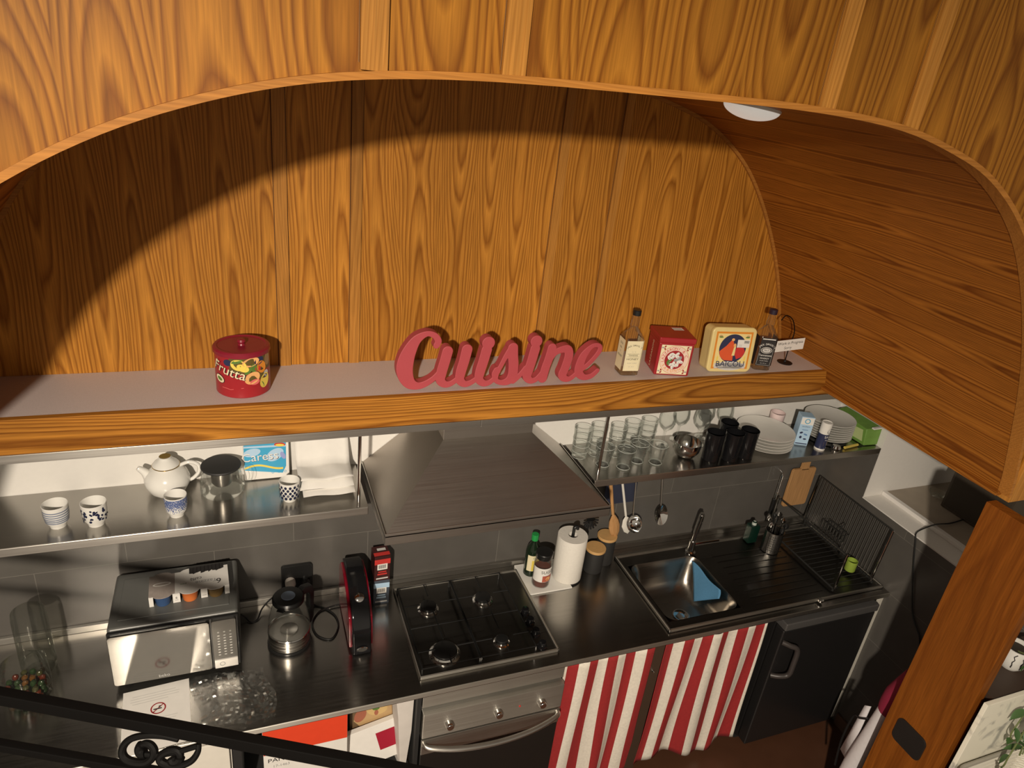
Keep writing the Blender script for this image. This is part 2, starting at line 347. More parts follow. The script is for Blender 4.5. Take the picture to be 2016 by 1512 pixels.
    def build(s, name, parent=None, loc=None, rot=None, bevel=0.0, seg=2, smooth=35, subsurf=0, solid=0.0):
        me = bpy.data.meshes.new(name); me.from_pydata([tuple(p) for p in s.v], [], s.f)
        for mt in s.mats: me.materials.append(mt)
        me.polygons.foreach_set('material_index', s.m)
        me.update()
        bm = bmesh.new(); bm.from_mesh(me)
        bmesh.ops.recalc_face_normals(bm, faces=bm.faces) if not getattr(s, 'keepn', False) else None
        if bevel > 0:
            es = [e for e in bm.edges if len(e.link_faces) == 2 and e.calc_face_angle(0) > R(30)]
            bmesh.ops.bevel(bm, geom=es, offset=bevel, segments=seg, affect='EDGES', profile=0.5, clamp_overlap=True)
        bm.to_mesh(me); bm.free()
        if s.uv:
            pass
        if smooth:
            me.polygons.foreach_set('use_smooth', [True]*len(me.polygons)); me.set_sharp_from_angle(angle=R(smooth))
        o = bpy.data.objects.new(name, me); C.objects.link(o)
        if parent is not None: o.parent = parent
        if loc is not None: o.location = loc
        if rot is not None: o.rotation_euler = rot
        if bevel > 0:
            wn = o.modifiers.new('wn', 'WEIGHTED_NORMAL'); wn.keep_sharp = True
        if solid:
            md = o.modifiers.new('thick', 'SOLIDIFY'); md.thickness = solid; md.offset = 0
        if subsurf:
            md = o.modifiers.new('sub', 'SUBSURF'); md.levels = subsurf; md.render_levels = subsurf
        return o
def tag(o, label, cat, group=None):
    o['label'] = label; o['category'] = cat
    if group: o['group'] = group
    return o
def thing(name, label, cat, loc=(0,0,0), rz=0.0, group=None, rot=None):
    o = bpy.data.objects.new(name, None); o.empty_display_size = 0.05; C.objects.link(o)
    o.location = loc; o.rotation_euler = rot if rot else (0,0,rz)
    return tag(o, label, cat, group)
def struct(o):
    o['kind'] = 'structure'; return o
def dup(root, loc, label, rz=0.0, group=None, sc=None):
    r = root.copy(); C.objects.link(r); r.location = loc; r.rotation_euler = (0,0,rz); r['label'] = label
    if group: r['group'] = group
    if sc: r.scale = sc
    for ch in list(root.children):
        c = ch.copy(); C.objects.link(c); c.parent = r
        for g in list(ch.children):
            d = g.copy(); C.objects.link(d); d.parent = c
    return r
def TM(x=0, y=0, z=0, rx=0, ry=0, rz=0):
    return Matrix.Translation((x,y,z)) @ Matrix.Rotation(rz,4,'Z') @ Matrix.Rotation(ry,4,'Y') @ Matrix.Rotation(rx,4,'X')
def rrect(w, h, r, n=5, cx=0, cy=0):
    p = []
    for (sx, sy, a) in ((1,1,0),(-1,1,pi/2),(-1,-1,pi),(1,-1,1.5*pi)):
        for i in range(n+1):
            t = a+pi/2*i/n; p.append((cx+sx*(w/2-r)+r*cos(t), cy+sy*(h/2-r)+r*sin(t)))
    return p
def smoothpath(pts, k=8, close=False):
    P = [Vector(p) for p in pts]; out = []; n = len(P)
    rng = range(n) if close else range(n-1)
    for i in rng:
        g = (lambda j: P[j % n]) if close else (lambda j: P[min(max(j,0),n-1)])
        a, b, c, d = g(i-1), g(i), g(i+1), g(i+2)
        for s in range(k):
            t = s/k
            out.append(0.5*((2*b)+(c-a)*t+(2*a-5*b+4*c-d)*t*t+(3*b-a-3*c+d)*t**3))
    if not close: out.append(P[-1])
    return out
# ================================================================== THE SETTING
YA = -1.17                    # plane of the arched front
ZT, ZS, ZK = 1.98, 1.535, 0.90  # wooden shelf top, steel shelf top, worktop
XR = 2.765                    # right wall
ARCH = [(2.255,1.905),(2.235,1.99),(2.17,2.178),(2.09,2.369),(1.975,2.567),(1.85,2.729),(1.73,2.835),(1.59,2.918),(1.45,2.968),(1.25,3.012),(1.0,3.03),
        (0.7,3.03),(0.355,3.025),(0.14,3.013),(-0.025,2.99),(-0.175,2.95),(-0.317,2.894),(-0.455,2.816),(-0.59,2.715),(-0.72,2.57),(-0.83,2.38),(-0.92,2.178),(-0.98,1.99),(-1.0,1.905)]
AP = [(p.x, p.z) for p in smoothpath([(x,0,z) for x, z in ARCH], 5)]
# floor
m = M().box(-3,4.5,-4.5,0.2,-0.06,0.0,FLOORM); struct(m.build('floor'))
# back wall: dark tile up to the steel shelf, white plaster above it
m = M().box(-3,XR+0.6,0.0,0.14,0.0,ZS-0.002,TILEB); struct(m.build('wall_back'))
m = M().box(-3,XR+0.6,0.0,0.14,ZS-0.002,1.90,WHITE); struct(m.build('wall_back'))
# wood veneer panels of the back wall with battens between them
xs = [-1.6,-0.70,0.005,0.25,0.99,1.23,1.75,2.6]
for a, b in zip(xs[:-1], xs[1:]):
    m = M().box(-(b-a)/2,(b-a)/2,0,0.03,0,1.35,WOODZ); struct(m.build('wall_back', loc=((a+b)/2,0.0,1.90)))
k = 1
def trim(m, loc=None, **kw):
    global k
    o = struct(m.build('trim_%d' % k, loc=loc, **kw)); k += 1; return o
for x, w in ((0.006,0.04),(0.249,0.036),(0.99,0.034),(1.228,0.03)):
    jt = mat('dark_joint',(0.06,0.022,0.005),0.7)
    trim(M().box(-w/2,w/2,-0.009,0.004,0,1.3,WOODB).box(-w/2-0.003,-w/2-0.0002,-0.0012,0.004,0,1.3,jt).box(w/2+0.0002,w/2+0.003,-0.0012,0.004,0,1.3,jt), loc=(x,0,1.93), bevel=0.0005)
# arch soffit (barrel ceiling)
m = M(); n = len(AP); v = []; f = []
def off(i, d):
    a = Vector(AP[max(i-1,0)]); b = Vector(AP[min(i+1,n-1)]); t = (b-a).normalized(); nn = Vector((t.y,-t.x))
    return Vector(AP[i])+nn*d
for i in range(n):
    p = Vector(AP[i]); q = off(i, 0.018)
    v += [(p.x,YA+0.02,p.y),(p.x,0.0,p.y),(q.x,0.0,q.y),(q.x,YA+0.02,q.y)]
for i in range(n-1):
    a, b = 4*i, 4*i+4
    for j in range(4): f.append((a+j, a+(j+1)%4, b+(j+1)%4, b+j))
f += [(0,1,2,3),(4*n-1,4*n-2,4*n-3,4*n-4)]
m.add(v, f, WOODY); struct(m.build('ceiling', smooth=40))
# edging along the rear arch and the lower edge of the soffit
m = M(); v = []; f = []
for i in range(n):
    p = Vector(AP[i]); q = off(i, -0.012)
    v += [(p.x,-0.012,p.y),(p.x,-0.001,p.y),(q.x,-0.001,q.y),(q.x,-0.012,q.y)]
for i in range(n-1):
    a, b = 4*i, 4*i+4
    for j in range(4): f.append((a+j, a+(j+1)%4, b+(j+1)%4, b+j))
m.add(v, f, WOODE); trim(m, smooth=40)
trim(M().box(2.235,2.285,YA+0.02,-0.31,1.893,1.908,WOODY), bevel=0.002)
# arched front wall
m = M(); v = []; f = []; top = 3.95
for i in range(n):
    x, z = AP[i]
    for y in (YA, YA+0.022): v += [(x,y,z),(x,y,top)]
for i in range(n-1):
    a, b = 4*i, 4*i+4
    f += [(a,a+1,b+1,b),(a+2,b+2,b+3,a+3),(a,b,b+2,a+2),(a+1,a+3,b+3,b+1)]
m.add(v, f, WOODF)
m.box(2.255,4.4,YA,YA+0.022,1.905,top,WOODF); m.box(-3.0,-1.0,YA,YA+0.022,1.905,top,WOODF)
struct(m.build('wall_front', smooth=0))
# light edging strip that follows the arch on the front
m = M(); v = []; f = []
for i in range(n):
    p = off(i, -0.003); q = off(i, 0.0095)
    v += [(p.x,YA-0.012,p.y),(p.x,YA+0.03,p.y),(q.x,YA+0.03,q.y),(q.x,YA-0.012,q.y)]
for i in range(n-1):
    a, b = 4*i, 4*i+4
    for j in range(4): f.append((a+j, a+(j+1)%4, b+(j+1)%4, b+j))
f += [(0,1,2,3),(4*n-1,4*n-2,4*n-3,4*n-4)]
m.add(v, f, WOODE); trim(m, smooth=40)
def archz(x):
    best = min(range(n-1), key=lambda i: abs((AP[i][0]+AP[i+1][0])/2-x)); return AP[best][1]
for x, w in ((0.086,0.044),(0.327,0.043),(1.03,0.04),(1.28,0.04)):
    z0 = max(archz(x-w/2), archz(x+w/2))+0.004
    trim(M().box(-w/2,w/2,-0.010,0.003,0,top-z0,WOODB).box(-w/2-0.0025,-w/2-0.0002,-0.0012,0.003,0.01,top-z0,jt).box(w/2+0.0002,w/2+0.0025,-0.0012,0.003,0.01,top-z0,jt), loc=(x,YA,z0), bevel=0.0005)
trim(M().box(-0.0,0.10,-0.012,0.05,0,0.42,WOODB), loc=(2.262,YA,1.882), bevel=0.003)
# right wall: dark tile below the niche, white above, with a deep white niche
m = M().box(XR,XR+0.12,-0.30,0.0,0.0,ZS-0.002,TILER); m.box(XR,XR+0.12,-3.2,-0.30,0.0,1.2435,TILER); struct(m.build('wall_right'))
m = M().box(XR,XR+0.12,-0.30,0.0,ZS-0.002,2.4,WHITE); m.box(XR+0.12,3.7,-0.30,-0.2,1.0,2.4,WHITE); m.box(XR+0.0005,3.7,-0.304,-0.3002,1.2505,2.4,WHITE); struct(m.build('wall_right'))
m = M().box(XR-0.002,3.7,-3.2,-0.30,1.244,1.25,WHITE); m.box(3.62,3.75,-3.2,-0.2,1.25,2.6,WHITE); struct(m.build('wall_right'))
trim(M().box(2.885,2.912,-1.2,-0.305,1.25,1.272,mat('white_gloss_paint',(0.78,0.76,0.73),0.3)), bevel=0.002)
m = M().box(2.913,3.62,-1.2,-0.305,1.25,1.268,mat('grey_sill_board',(0.33,0.28,0.22),0.5,vary=0.15,vscale=14)); trim(m, bevel=0.001)
# thin white strip between fridge and wall
trim(M().box(2.742,XR,-0.60,-0.585,0.02,0.862,mat('white_strip',(0.66,0.63,0.55),0.6)), bevel=0.001)
m = M().box(2.60,XR-0.001,-1.9,-0.64,0.0,0.07,FLOORM)
struct(M().box(XR-0.012,XR-0.0005,-1.9,-0.62,0.0,0.07,mat('skirting_brown',(0.12,0.07,0.045),0.4)).build('baseboard_right'))
# ================================================================== WORKTOP RUN
# worktop with a cut-out for the sink bowl
BX0, BX1, BY0, BY1 = 1.55, 1.935, -0.53, -0.15
t = thing('worktop', 'long dark brushed steel worktop running along the tiled back wall', 'countertop')
m = M()
for x0, x1, y0, y1 in ((-1.5,BX0-0.01,-0.617,-0.001),(BX1+0.01,XR-0.001,-0.617,-0.001),(BX0-0.01,BX1+0.01,-0.617,BY0-0.01),(BX0-0.01,BX1+0.01,BY1+0.01,-0.001)):
    m.box(x0,x1,y0,y1,0.872,ZK,STEELC)
m.build('top', t, smooth=0)
M().box(-1.5,XR-0.001,-0.6215,-0.6165,0.878,0.9008,STEELO).build('front_edge', t, bevel=0.0022, seg=3)
m = M().box(-1.5,XR-0.001,-0.016,-0.001,ZK,0.93,STEEL); m.build('upstand', t, bevel=0.003)
# sink
t = thing('sink_unit', 'inset steel sink with square bowl and ribbed drainer at the right end of the worktop', 'sink', (0,0,ZK))
m = M(); sx0, sx1, sy0, sy1 = 1.515, 2.755, -0.585, -0.075
for x0, x1, y0, y1 in ((sx0,BX0,sy0,sy1),(BX1,sx1,sy0,sy1),(BX0,BX1,sy0,BY0),(BX0,BX1,BY1,sy1)):
    m.box(x0,x1,y0,y1,0.0005,0.007,DARKST)
for a, b, c, d in ((sx0,sx1,sy0,sy0+0.012),(sx0,sx1,sy1-0.012,sy1),(sx0,sx0+0.012,sy0,sy1),(sx1-0.012,sx1,sy0,sy1)):
    pass
m.build('deck', t, bevel=0.002)
m = M()
for a, b, c, d in ((sx0,sx1,sy0,sy0+0.012),(sx0,sx1,sy1-0.012,sy1),(sx0,sx0+0.012,sy0,sy1),(sx1-0.012,sx1,sy0,sy1)):
    m.box(a,b,c,d,0.001,0.016,STEELO)
m.build('raised_rim', t, bevel=0.004, seg=3)
m = M(); cxb, cyb = (BX0+BX1)/2, (BY0+BY1)/2; v = []; f = []
rings = [(0.0,0.008,0.05),(0.004,0.0,0.055),(0.012,-0.03,0.06),(0.02,-0.11,0.07),(0.045,-0.145,0.08),(0.09,-0.155,0.08),(0.15,-0.16,0.04)]
for ins, z, rad in rings:
    for x, y in rrect(BX1-BX0-2*ins, BY1-BY0-2*ins, min(rad,(BX1-BX0-2*ins)/2-0.001), 6, cxb, cyb): v.append((x,y,z))
q = len(v)//len(rings)
for j in range(len(rings)-1):
    for i in range(q): f.append((j*q+i, j*q+(i+1)%q, (j+1)*q+(i+1)%q, (j+1)*q+i))
f.append(tuple((len(rings)-1)*q+i for i in range(q)))
m.add(v, f, steel('sink_bowl_steel',(0.34,0.31,0.27),0.30)); m.build('bowl', t, smooth=50)
m = M().lathe([(0.0,0.001),(0.018,0.001),(0.022,0.004),(0.04,0.005),(0.044,0.0)], CHROME, 28, (1.76,-0.36,-0.16)); m.build('drain', t)
for i in range(9): m = M().box(2.02,2.42,-0.53+i*0.043,-0.525+i*0.043,0.006,0.010,DARKST); m.build('drainer_rib', t, bevel=0.002)
m = M().cyl((2.346,-0.592,0.010),0.014,0.012,CHROME); m.build('overflow_knob', t, bevel=0.002)
# tap
t = thing('tap', 'tall slim chrome tap with a straight upright head behind the sink bowl', 'tap', (1.925,-0.125,ZK+0.007))
M().lathe([(0.026,0),(0.026,0.008),(0.018,0.014),(0.0165,0.07),(0.0,0.071)], CHROME, 24).build('base', t)
M().tube([(0,0,0.06),(0.002,-0.004,0.15),(0.005,-0.010,0.245)], 0.0105, CHROME, 14).build('column', t)
M().tube([(0.0015,-0.003,0.125),(0.005,-0.010,0.235)], 0.0145, CHROME, 14).build('pull_out_head', t)
M().tube([(0.018,0,0.05),(0.06,-0.005,0.055),(0.15,-0.012,0.06)], 0.006, CHROME, 10).build('lever', t)
# blue cloth in sink
m = M(); v = []; f = []; nx, nz = 14, 12
QA, QB, QC, QD = Vector((1.902,-0.180,0.0)), Vector((1.905,-0.412,0.006)), Vector((1.900,-0.424,-0.030)), Vector((1.872,-0.300,-0.150))
for j in range(nz+1):
    for i in range(nx+1):
        u, w = i/nx, j/nz
        p = (QA*(1-u)+QB*u)*(1-w)+(QD*(1-u)+QC*u)*w
        v.append((p.x+0.003*sin(6*u+4*w), p.y, p.z+0.004*sin(8*u)*(1-w)))
for j in range(nz):
    for i in range(nx): a = j*(nx+1)+i; f.append((a,a+1,a+nx+2,a+nx+1))
m.add(v, f, mat('blue_sponge_cloth',(0.085,0.25,0.44),0.85,vary=0.1,vscale=120))
tag(m.build('sponge_cloth', loc=(0,0,ZK+0.002), solid=0.004), 'sky blue sponge cloth hanging against the right side of the sink bowl', 'cloth')
# hob
HX0, HX1, HY0, HY1 = 0.426, 1.006, -0.562, -0.056
t = thing('gas_hob', 'four burner gas hob with steel frame set in the worktop under the hood', 'hob', (0,0,ZK))
m = M(); 
m.box(HX0+0.004,HX1-0.004,HY0+0.004,HY1-0.004,0.0005,0.006,DARKST)
m.build('hob_plate', t, smooth=0)
m = M()
for a,b,c,d in ((HX0,HX1,HY0,HY0+0.010),(HX0,HX1,HY1-0.008,HY1),(HX0,HX0+0.006,HY0,HY1),(HX1-0.010,HX1,HY0,HY1)): m.box(a,b,c,d,0.001,0.014,STEELO)
m.build('steel_frame', t, bevel=0.0035, seg=3)
for i,(x,y,r) in enumerate(((0.545,-0.208,0.036),(0.790,-0.209,0.036),(0.549,-0.462,0.05),(0.789,-0.461,0.027))):
    b = M().lathe([(r*1.25,0.006),(r*1.25,0.010),(r*1.05,0.013),(r*0.98,0.020),(r*0.6,0.021),(0,0.021)], CHROME, 32, (x,y,0)).build('burner', t)
    M().lathe([(r*0.8,0.020),(r*0.95,0.022),(r*0.95,0.029),(r*0.85,0.031),(0,0.0315)], BLACK, 32, (x,y,0)).build('burner_cap', b)
for x0, x1 in ((0.437,0.668),(0.674,0.905)):
    m = M(); z = 0.040; yb, yf = -0.092, -0.545
    m.tube(smoothpath([(x0,yb,z),(x1,yb,z),(x1,yf,z),(x0,yf,z)],1,True), 0.0035, BLACK, 6, close=True)
    cx = (x0+x1)/2
    for yc in (-0.209,-0.462):
        for dx, dy in ((1,0),(-1,0),(0,1),(0,-1)):
            ex = x1 if dx > 0 else x0; 
            if dx: m.tube([(ex,yc,z),(cx+dx*0.045,yc,z)], 0.003, BLACK, 6)
            else:
                ye = yb if (dy > 0 and yc > -0.3) else (yf if (dy < 0 and yc < -0.3) else -0.335)
                m.tube([(cx,ye,z),(cx,yc+dy*0.045,z)], 0.003, BLACK, 6)
    m.tube([(x0,-0.335,z),(x1,-0.335,z)], 0.003, BLACK, 6)
    for x in (x0,x1):
        for y in (yb,yf): m.tube([(x,y,z),(x,y,0.006)], 0.004, BLACK, 6)
    m.build('pan_support', t)
for y in (-0.327,-0.386,-0.451,-0.523):
    m = M().lathe([(0.021,0.006),(0.021,0.012),(0.017,0.014),(0.0155,0.03),(0.014,0.033),(0,0.0335)], GLOSSB, 24, (0.944,y,0)); m.build('knob', t)
# ---- hood
t = thing('cooker_hood', 'pyramid shaped brushed steel cooker hood on the wall above the hob', 'cooker hood')
hx0, hx1, hd, hz = 0.285, 1.161, -0.489, 1.544
cx0, cx1, cyf, cz = 0.546, 0.905, -0.235, 1.752
m = M()
b_ = [(hx0+0.006,-0.002,hz),(hx0+0.006,hd+0.006,hz),(hx1-0.006,hd+0.006,hz),(hx1-0.006,-0.002,hz)]
c_ = [(cx0,-0.002,cz),(cx0,cyf,cz),(cx1,cyf,cz),(cx1,-0.002,cz)]
m.add(b_+c_, [(0,1,5,4),(1,2,6,5),(2,3,7,6),(3,0,4,7)], STEELH); m.build('canopy', t, smooth=0)
m = M().box(cx0,cx1,cyf,-0.002,cz-0.002,1.838,STEELH); m.build('chimney', t, bevel=0.001)
m = M(); lz = hz-0.044
for a in (((hx0,hx1,hd,hd+0.004)),((hx0,hx0+0.004,hd,-0.002)),((hx1-0.004,hx1,hd,-0.002))): m.box(a[0],a[1],a[2],a[3],lz,hz+0.004,STEEL)
m.box(hx0,hx1,hd,-0.002,hz-0.012,hz-0.004,STEELH)
m.build('lip', t, bevel=0.0018)
# ---- wooden shelf with steel strip
t = thing('wall_shelf', 'long shelf with pink grey top and oak front along the back wall under the arch', 'shelf')
M().box(-1.5,2.34,-0.300,-0.001,ZT-0.02,ZT,LAM).build('top', t, bevel=0.001)
M().box(-1.5,2.42,-0.310,-0.288,1.867,ZT+0.001,WOODX).build('front_board', t, bevel=0.002)['label'] = 'oak front board'
m = M().box(-1.5,0.66,-0.312,-0.284,1.838,1.8665,STEEL); m.box(0.6605,2.45,-0.312,-0.284,1.838,1.8665,STEEL)
m.build('steel_strip', t, bevel=0.0015)['label'] = 'brushed steel strip under the front board'
M().box(-1.5,2.45,-0.284,-0.001,1.845,1.855,mat('shelf_underside',(0.5,0.48,0.44),0.6)).build('underside', t)
# ---- steel shelves
def steel_shelf(x0, x1, rods, label):
    t = thing('steel_shelf', label, 'shelf', (0,0,ZS))
    M().box(x0,x1,-0.300,-0.002,-0.004,0.0,STEELC).build('plate', t)
    M().box(x0,x1,-0.304,-0.298,-0.030,0.0015,STEEL).build('front_lip', t, bevel=0.0028, seg=3)
    for x in rods: M().cyl((x,-0.255,0.0),0.0065,0.302,CHROME,16).build('hanging_rod', t)
steel_shelf(-1.5, 0.262, (0.234,), 'steel wall shelf left of the hood holding cups and teapots')
steel_shelf(1.185, XR-0.004, (1.222,), 'steel wall shelf right of the hood crowded with glasses and plates')
# ---- ceiling lamp on the soffit
OPAL = mat('opal_glass',(0.86,0.84,0.80),0.35); _b = [q for q in OPAL.node_tree.nodes if q.type == 'BSDF_PRINCIPLED'][0]; _b.inputs['Emission Color'].default_value = (1.0,0.95,0.85,1); _b.inputs['Emission Strength'].default_value = 0.22  # lamp is off; slight emission added so the dome looks brighter white
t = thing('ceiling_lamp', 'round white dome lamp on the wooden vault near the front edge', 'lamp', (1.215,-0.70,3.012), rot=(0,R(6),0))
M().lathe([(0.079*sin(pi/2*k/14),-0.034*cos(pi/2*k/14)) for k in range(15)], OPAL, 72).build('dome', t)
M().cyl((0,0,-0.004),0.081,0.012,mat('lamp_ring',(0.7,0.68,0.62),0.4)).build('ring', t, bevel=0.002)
# ================================================================== THINGS ON THE WOODEN SHELF
# Cuisine sign
CUI = {
'C':[(0.485,0.165,0.0227),(0.49,0.182,0.0244),(0.476,0.202,0.0219),(0.448,0.209,0.0202),(0.414,0.188,0.0337),(0.391,0.146,0.0484),(0.379,0.1,0.0581),(0.381,0.062,0.0547),(0.397,0.029,0.0421),(0.423,0.016,0.0286),(0.451,0.021,0.0244),(0.482,0.041,0.021),(0.505,0.068,0.0194)],
'u1':[(0.526,0.142,0.0387),(0.519,0.106,0.0387),(0.51,0.064,0.0387),(0.508,0.033,0.0337),(0.523,0.017,0.0269),(0.544,0.017,0.0219),(0.566,0.032,0.0194)],
'u2':[(0.596,0.146,0.0396),(0.589,0.103,0.0387),(0.58,0.06,0.0379),(0.579,0.031,0.0328),(0.596,0.014,0.0261),(0.617,0.016,0.0219),(0.642,0.032,0.0194)],
'i1':[(0.669,0.142,0.0396),(0.661,0.1,0.0387),(0.652,0.058,0.0379),(0.651,0.029,0.032),(0.669,0.012,0.0261),(0.691,0.014,0.021),(0.711,0.031,0.0185)],
's1':[(0.708,0.031,0.0185),(0.728,0.075,0.0185),(0.745,0.114,0.021),(0.764,0.139,0.0337)],
's2':[(0.768,0.146,0.0387),(0.772,0.113,0.0387),(0.778,0.077,0.0387),(0.778,0.04,0.0379),(0.765,0.017,0.032),(0.739,0.011,0.0219),(0.716,0.021,0.0202),(0.711,0.044,0.0278),(0.716,0.059,0.0295)],
's3':[(0.783,0.015,0.0236),(0.807,0.037,0.0202),(0.826,0.065,0.0185)],
'i2':[(0.855,0.139,0.0387),(0.847,0.091,0.0379),(0.839,0.051,0.0379),(0.837,0.028,0.0337),(0.853,0.012,0.0252),(0.875,0.017,0.021),(0.896,0.043,0.0194)],
'n1':[(0.922,0.14,0.0353),(0.916,0.102,0.0353),(0.906,0.057,0.0353),(0.901,0.018,0.0353)],
'n2':[(0.918,0.088,0.0194),(0.936,0.119,0.0236),(0.962,0.132,0.0269),(0.987,0.131,0.0337),(0.995,0.103,0.0362),(0.987,0.057,0.0362),(0.98,0.03,0.0353),(0.99,0.014,0.0278),(1.013,0.011,0.021),(1.038,0.031,0.0185)],
'e':[(1.038,0.031,0.0185),(1.076,0.062,0.0194),(1.104,0.094,0.0194),(1.121,0.123,0.0202),(1.115,0.142,0.0177),(1.087,0.141,0.0185),(1.057,0.105,0.032),(1.046,0.059,0.037),(1.05,0.031,0.0337),(1.073,0.014,0.0252),(1.103,0.018,0.0219),(1.126,0.039,0.0185)]}
import numpy as np
def sign_mesh(name, loc, depth):
    cs = []
    for pts in CUI.values():
        for p in smoothpath([(x-0.75,z+0.003,w) for x,z,w in pts], 14): cs.append((p.x,p.y,p.z/2))
    for x, z, r in ((0.673,0.168,0.0239),(0.856,0.168,0.0231)): cs.append((x-0.75,z+0.003,r))
    cs = np.array(cs); g = 0.0021; x0, z0 = -0.42, -0.012
    X = np.arange(x0, 0.42, g); Z = np.arange(z0, 0.24, g)
    gx, gz = np.meshgrid(X, Z, indexing='ij'); D = np.full(gx.shape, 9.0)
    for cx, cz, r in cs: D = np.minimum(D, np.sqrt((gx-cx)**2+(gz-cz)**2)-r)
    nxt = {}
    def ip(a, b):
        (i,j), (k,l) = a, b; t = D[i,j]/(D[i,j]-D[k,l]); return (X[i]+(X[k]-X[i])*t, Z[j]+(Z[l]-Z[j])*t)
    for i in range(len(X)-1):
        for j in range(len(Z)-1):
            c = [(i,j),(i+1,j),(i+1,j+1),(i,j+1)]; s_ = [D[q] < 0 for q in c]
            if all(s_) or not any(s_): continue
            ins = [k_ for k_ in range(4) if s_[k_] and not s_[(k_+1)%4]]; ent = [k_ for k_ in range(4) if not s_[k_] and s_[(k_+1)%4]]
            ek = lambda q: tuple(sorted((c[q], c[(q+1)%4])))
            for q in ins:
                e2 = min(ent, key=lambda w: (q-w) % 4)
                nxt[ek(q)] = ek(e2)
    loops = []; seen = set()
    for st in list(nxt):
        if st in seen: continue
        lp = []; k_ = st
        while k_ in nxt and k_ not in seen: seen.add(k_); lp.append(ip(*k_)); k_ = nxt[k_]
        if len(lp) > 8: loops.append(lp)
    cu = bpy.data.curves.new('t', 'CURVE'); cu.dimensions = '2D'; cu.fill_mode = 'BOTH'; cu.extrude = depth/2-0.002; cu.bevel_depth = 0.002; cu.bevel_resolution = 1; cu.offset = -0.002
    for lp in loops:
        sp = cu.splines.new('POLY'); sp.points.add(len(lp)-1); sp.use_cyclic_u = True
        for p, q in zip(sp.points, lp): p.co = (q[0], q[1], 0, 1)
    ob = bpy.data.objects.new('t', cu); C.objects.link(ob)
    me = bpy.data.meshes.new_from_object(ob.evaluated_get(bpy.context.evaluated_depsgraph_get()))
    bpy.data.objects.remove(ob); bpy.data.curves.remove(cu)
    me.transform(Matrix.Rotation(pi/2, 4, 'X')); me.name = name
    me.materials.clear(); me.materials.append(RED); me.polygons.foreach_set('material_index', [0]*len(me.polygons)); me.polygons.foreach_set('use_smooth', [False]*len(me.polygons))
    o = bpy.data.objects.new(name, me); C.objects.link(o); o.location = loc
    return o
tag(sign_mesh('word_sign', (0.75,-0.2545,ZT), 0.035), 'red cut-out script sign reading Cuisine standing on the wooden shelf', 'sign')
# fruit tin
t = thing('biscuit_tin', 'round red fruit-sweets tin with knobbed lid at the left of the shelf', 'tin', (-0.137,-0.174,ZT))
rt_ = 0.084; 
m = M().lathe([(0,0.002),(rt_-0.004,0.0),(rt_,0.004),(rt_,0.142),(0,0.142)], TINRED, 56)
i0 = len(m.v)
def fruit(a, z, ra, rz, mt, y, rot=0): m.ell(a*rt_, z, ra, rz, mt, y=y, rot=rot, n=22)
# printed band of fruit (angles measured from -y towards +x)
[m.rect((-0.5+0.1*k+0.05)*rt_,0.114,0.1*rt_,0.050,mat('leaf_brown_print',(0.12,0.085,0.022),0.4),y=-0.0006) for k in range(18)]
[m.rect((0.25+0.1*k)*rt_,0.078,0.1*rt_,0.034,mat('leaf_brown_print',(0.12,0.085,0.022),0.4),y=-0.0006) for k in range(7)]
for a,z,rx,rz,mt,ro in ((-0.15,0.118,0.020,0.015,YELP,-0.3),(0.0,0.108,0.016,0.010,YELP,-0.5),(0.30,0.126,0.022,0.012,PEACH,0.2),(0.62,0.126,0.014,0.010,NAVY,0.5),(-0.55,0.124,0.011,0.009,NAVY,0),
    (0.72,0.103,0.014,0.018,ORANGE,0.3),(0.40,0.104,0.009,0.012,GREENP,0.3),(0.56,0.100,0.008,0.008,REDP,0),(0.33,0.071,0.021,0.016,PEACH,0.5),(0.42,0.056,0.013,0.008,mat('pink_print',(0.7,0.15,0.14),0.4),0.1),
    (0.86,0.052,0.016,0.021,YELP,-0.4),(0.95,0.075,0.009,0.009,LGREY,0),(0.92,0.068,0.006,0.006,NAVY,0),(0.72,0.040,0.006,0.011,GREENP,0.5),(1.05,0.122,0.012,0.018,mat('brown_print',(0.34,0.21,0.09),0.4),0),
    (-0.20,0.130,0.014,0.005,GREENP,0.3),(0.18,0.096,0.012,0.006,GREENP,0.8)):
    fruit(a,z,rx*1.22,rz*1.22,mt,-0.001-0.00005*rx*1000,ro)
m.ell(-0.95*rt_,0.062,0.020,0.014,INK,y=-0.0010,rot=-0.35); m.ell(-0.95*rt_,0.062,0.018,0.012,CREAM,y=-0.0016,rot=-0.35); m.ell(-0.95*rt_,0.062,0.011,0.006,GREENP,y=-0.002,rot=-0.35)
m.text('Frutta',0.046,-0.043,0.094,INK,y=-0.0026,rot=-0.30); m.text('Frutta',0.0455,-0.0455,0.0955,CREAM,y=-0.0032,rot=-0.30)
m.text('la',0.016,-0.085,0.122,CREAM,y=-0.002,rot=-0.3)
m.flat([(-0.07,-0.0015,0.034),(-0.04,-0.0015,0.031),(0.0,-0.0015,0.038),(0.0,-0.0015,0.0395),(-0.04,-0.0015,0.0325),(-0.07,-0.0015,0.0355)],mat('pink_print',(0.7,0.15,0.14)))
m.bend(i0, rt_)
m.keepn = False
m.build('body', t, smooth=30)
l = M().lathe([(rt_+0.001,0.140),(rt_+0.004,0.141),(rt_+0.004,0.152),(rt_,0.157),(rt_-0.008,0.158),(rt_-0.012,0.155),(0.0,0.155)], LIDRED, 56).build('lid', t)
M().lathe([(0.012,0.155),(0.010,0.160),(0.014,0.167),(0.011,0.173),(0,0.175)], LIDRED, 24).build('knob', l)
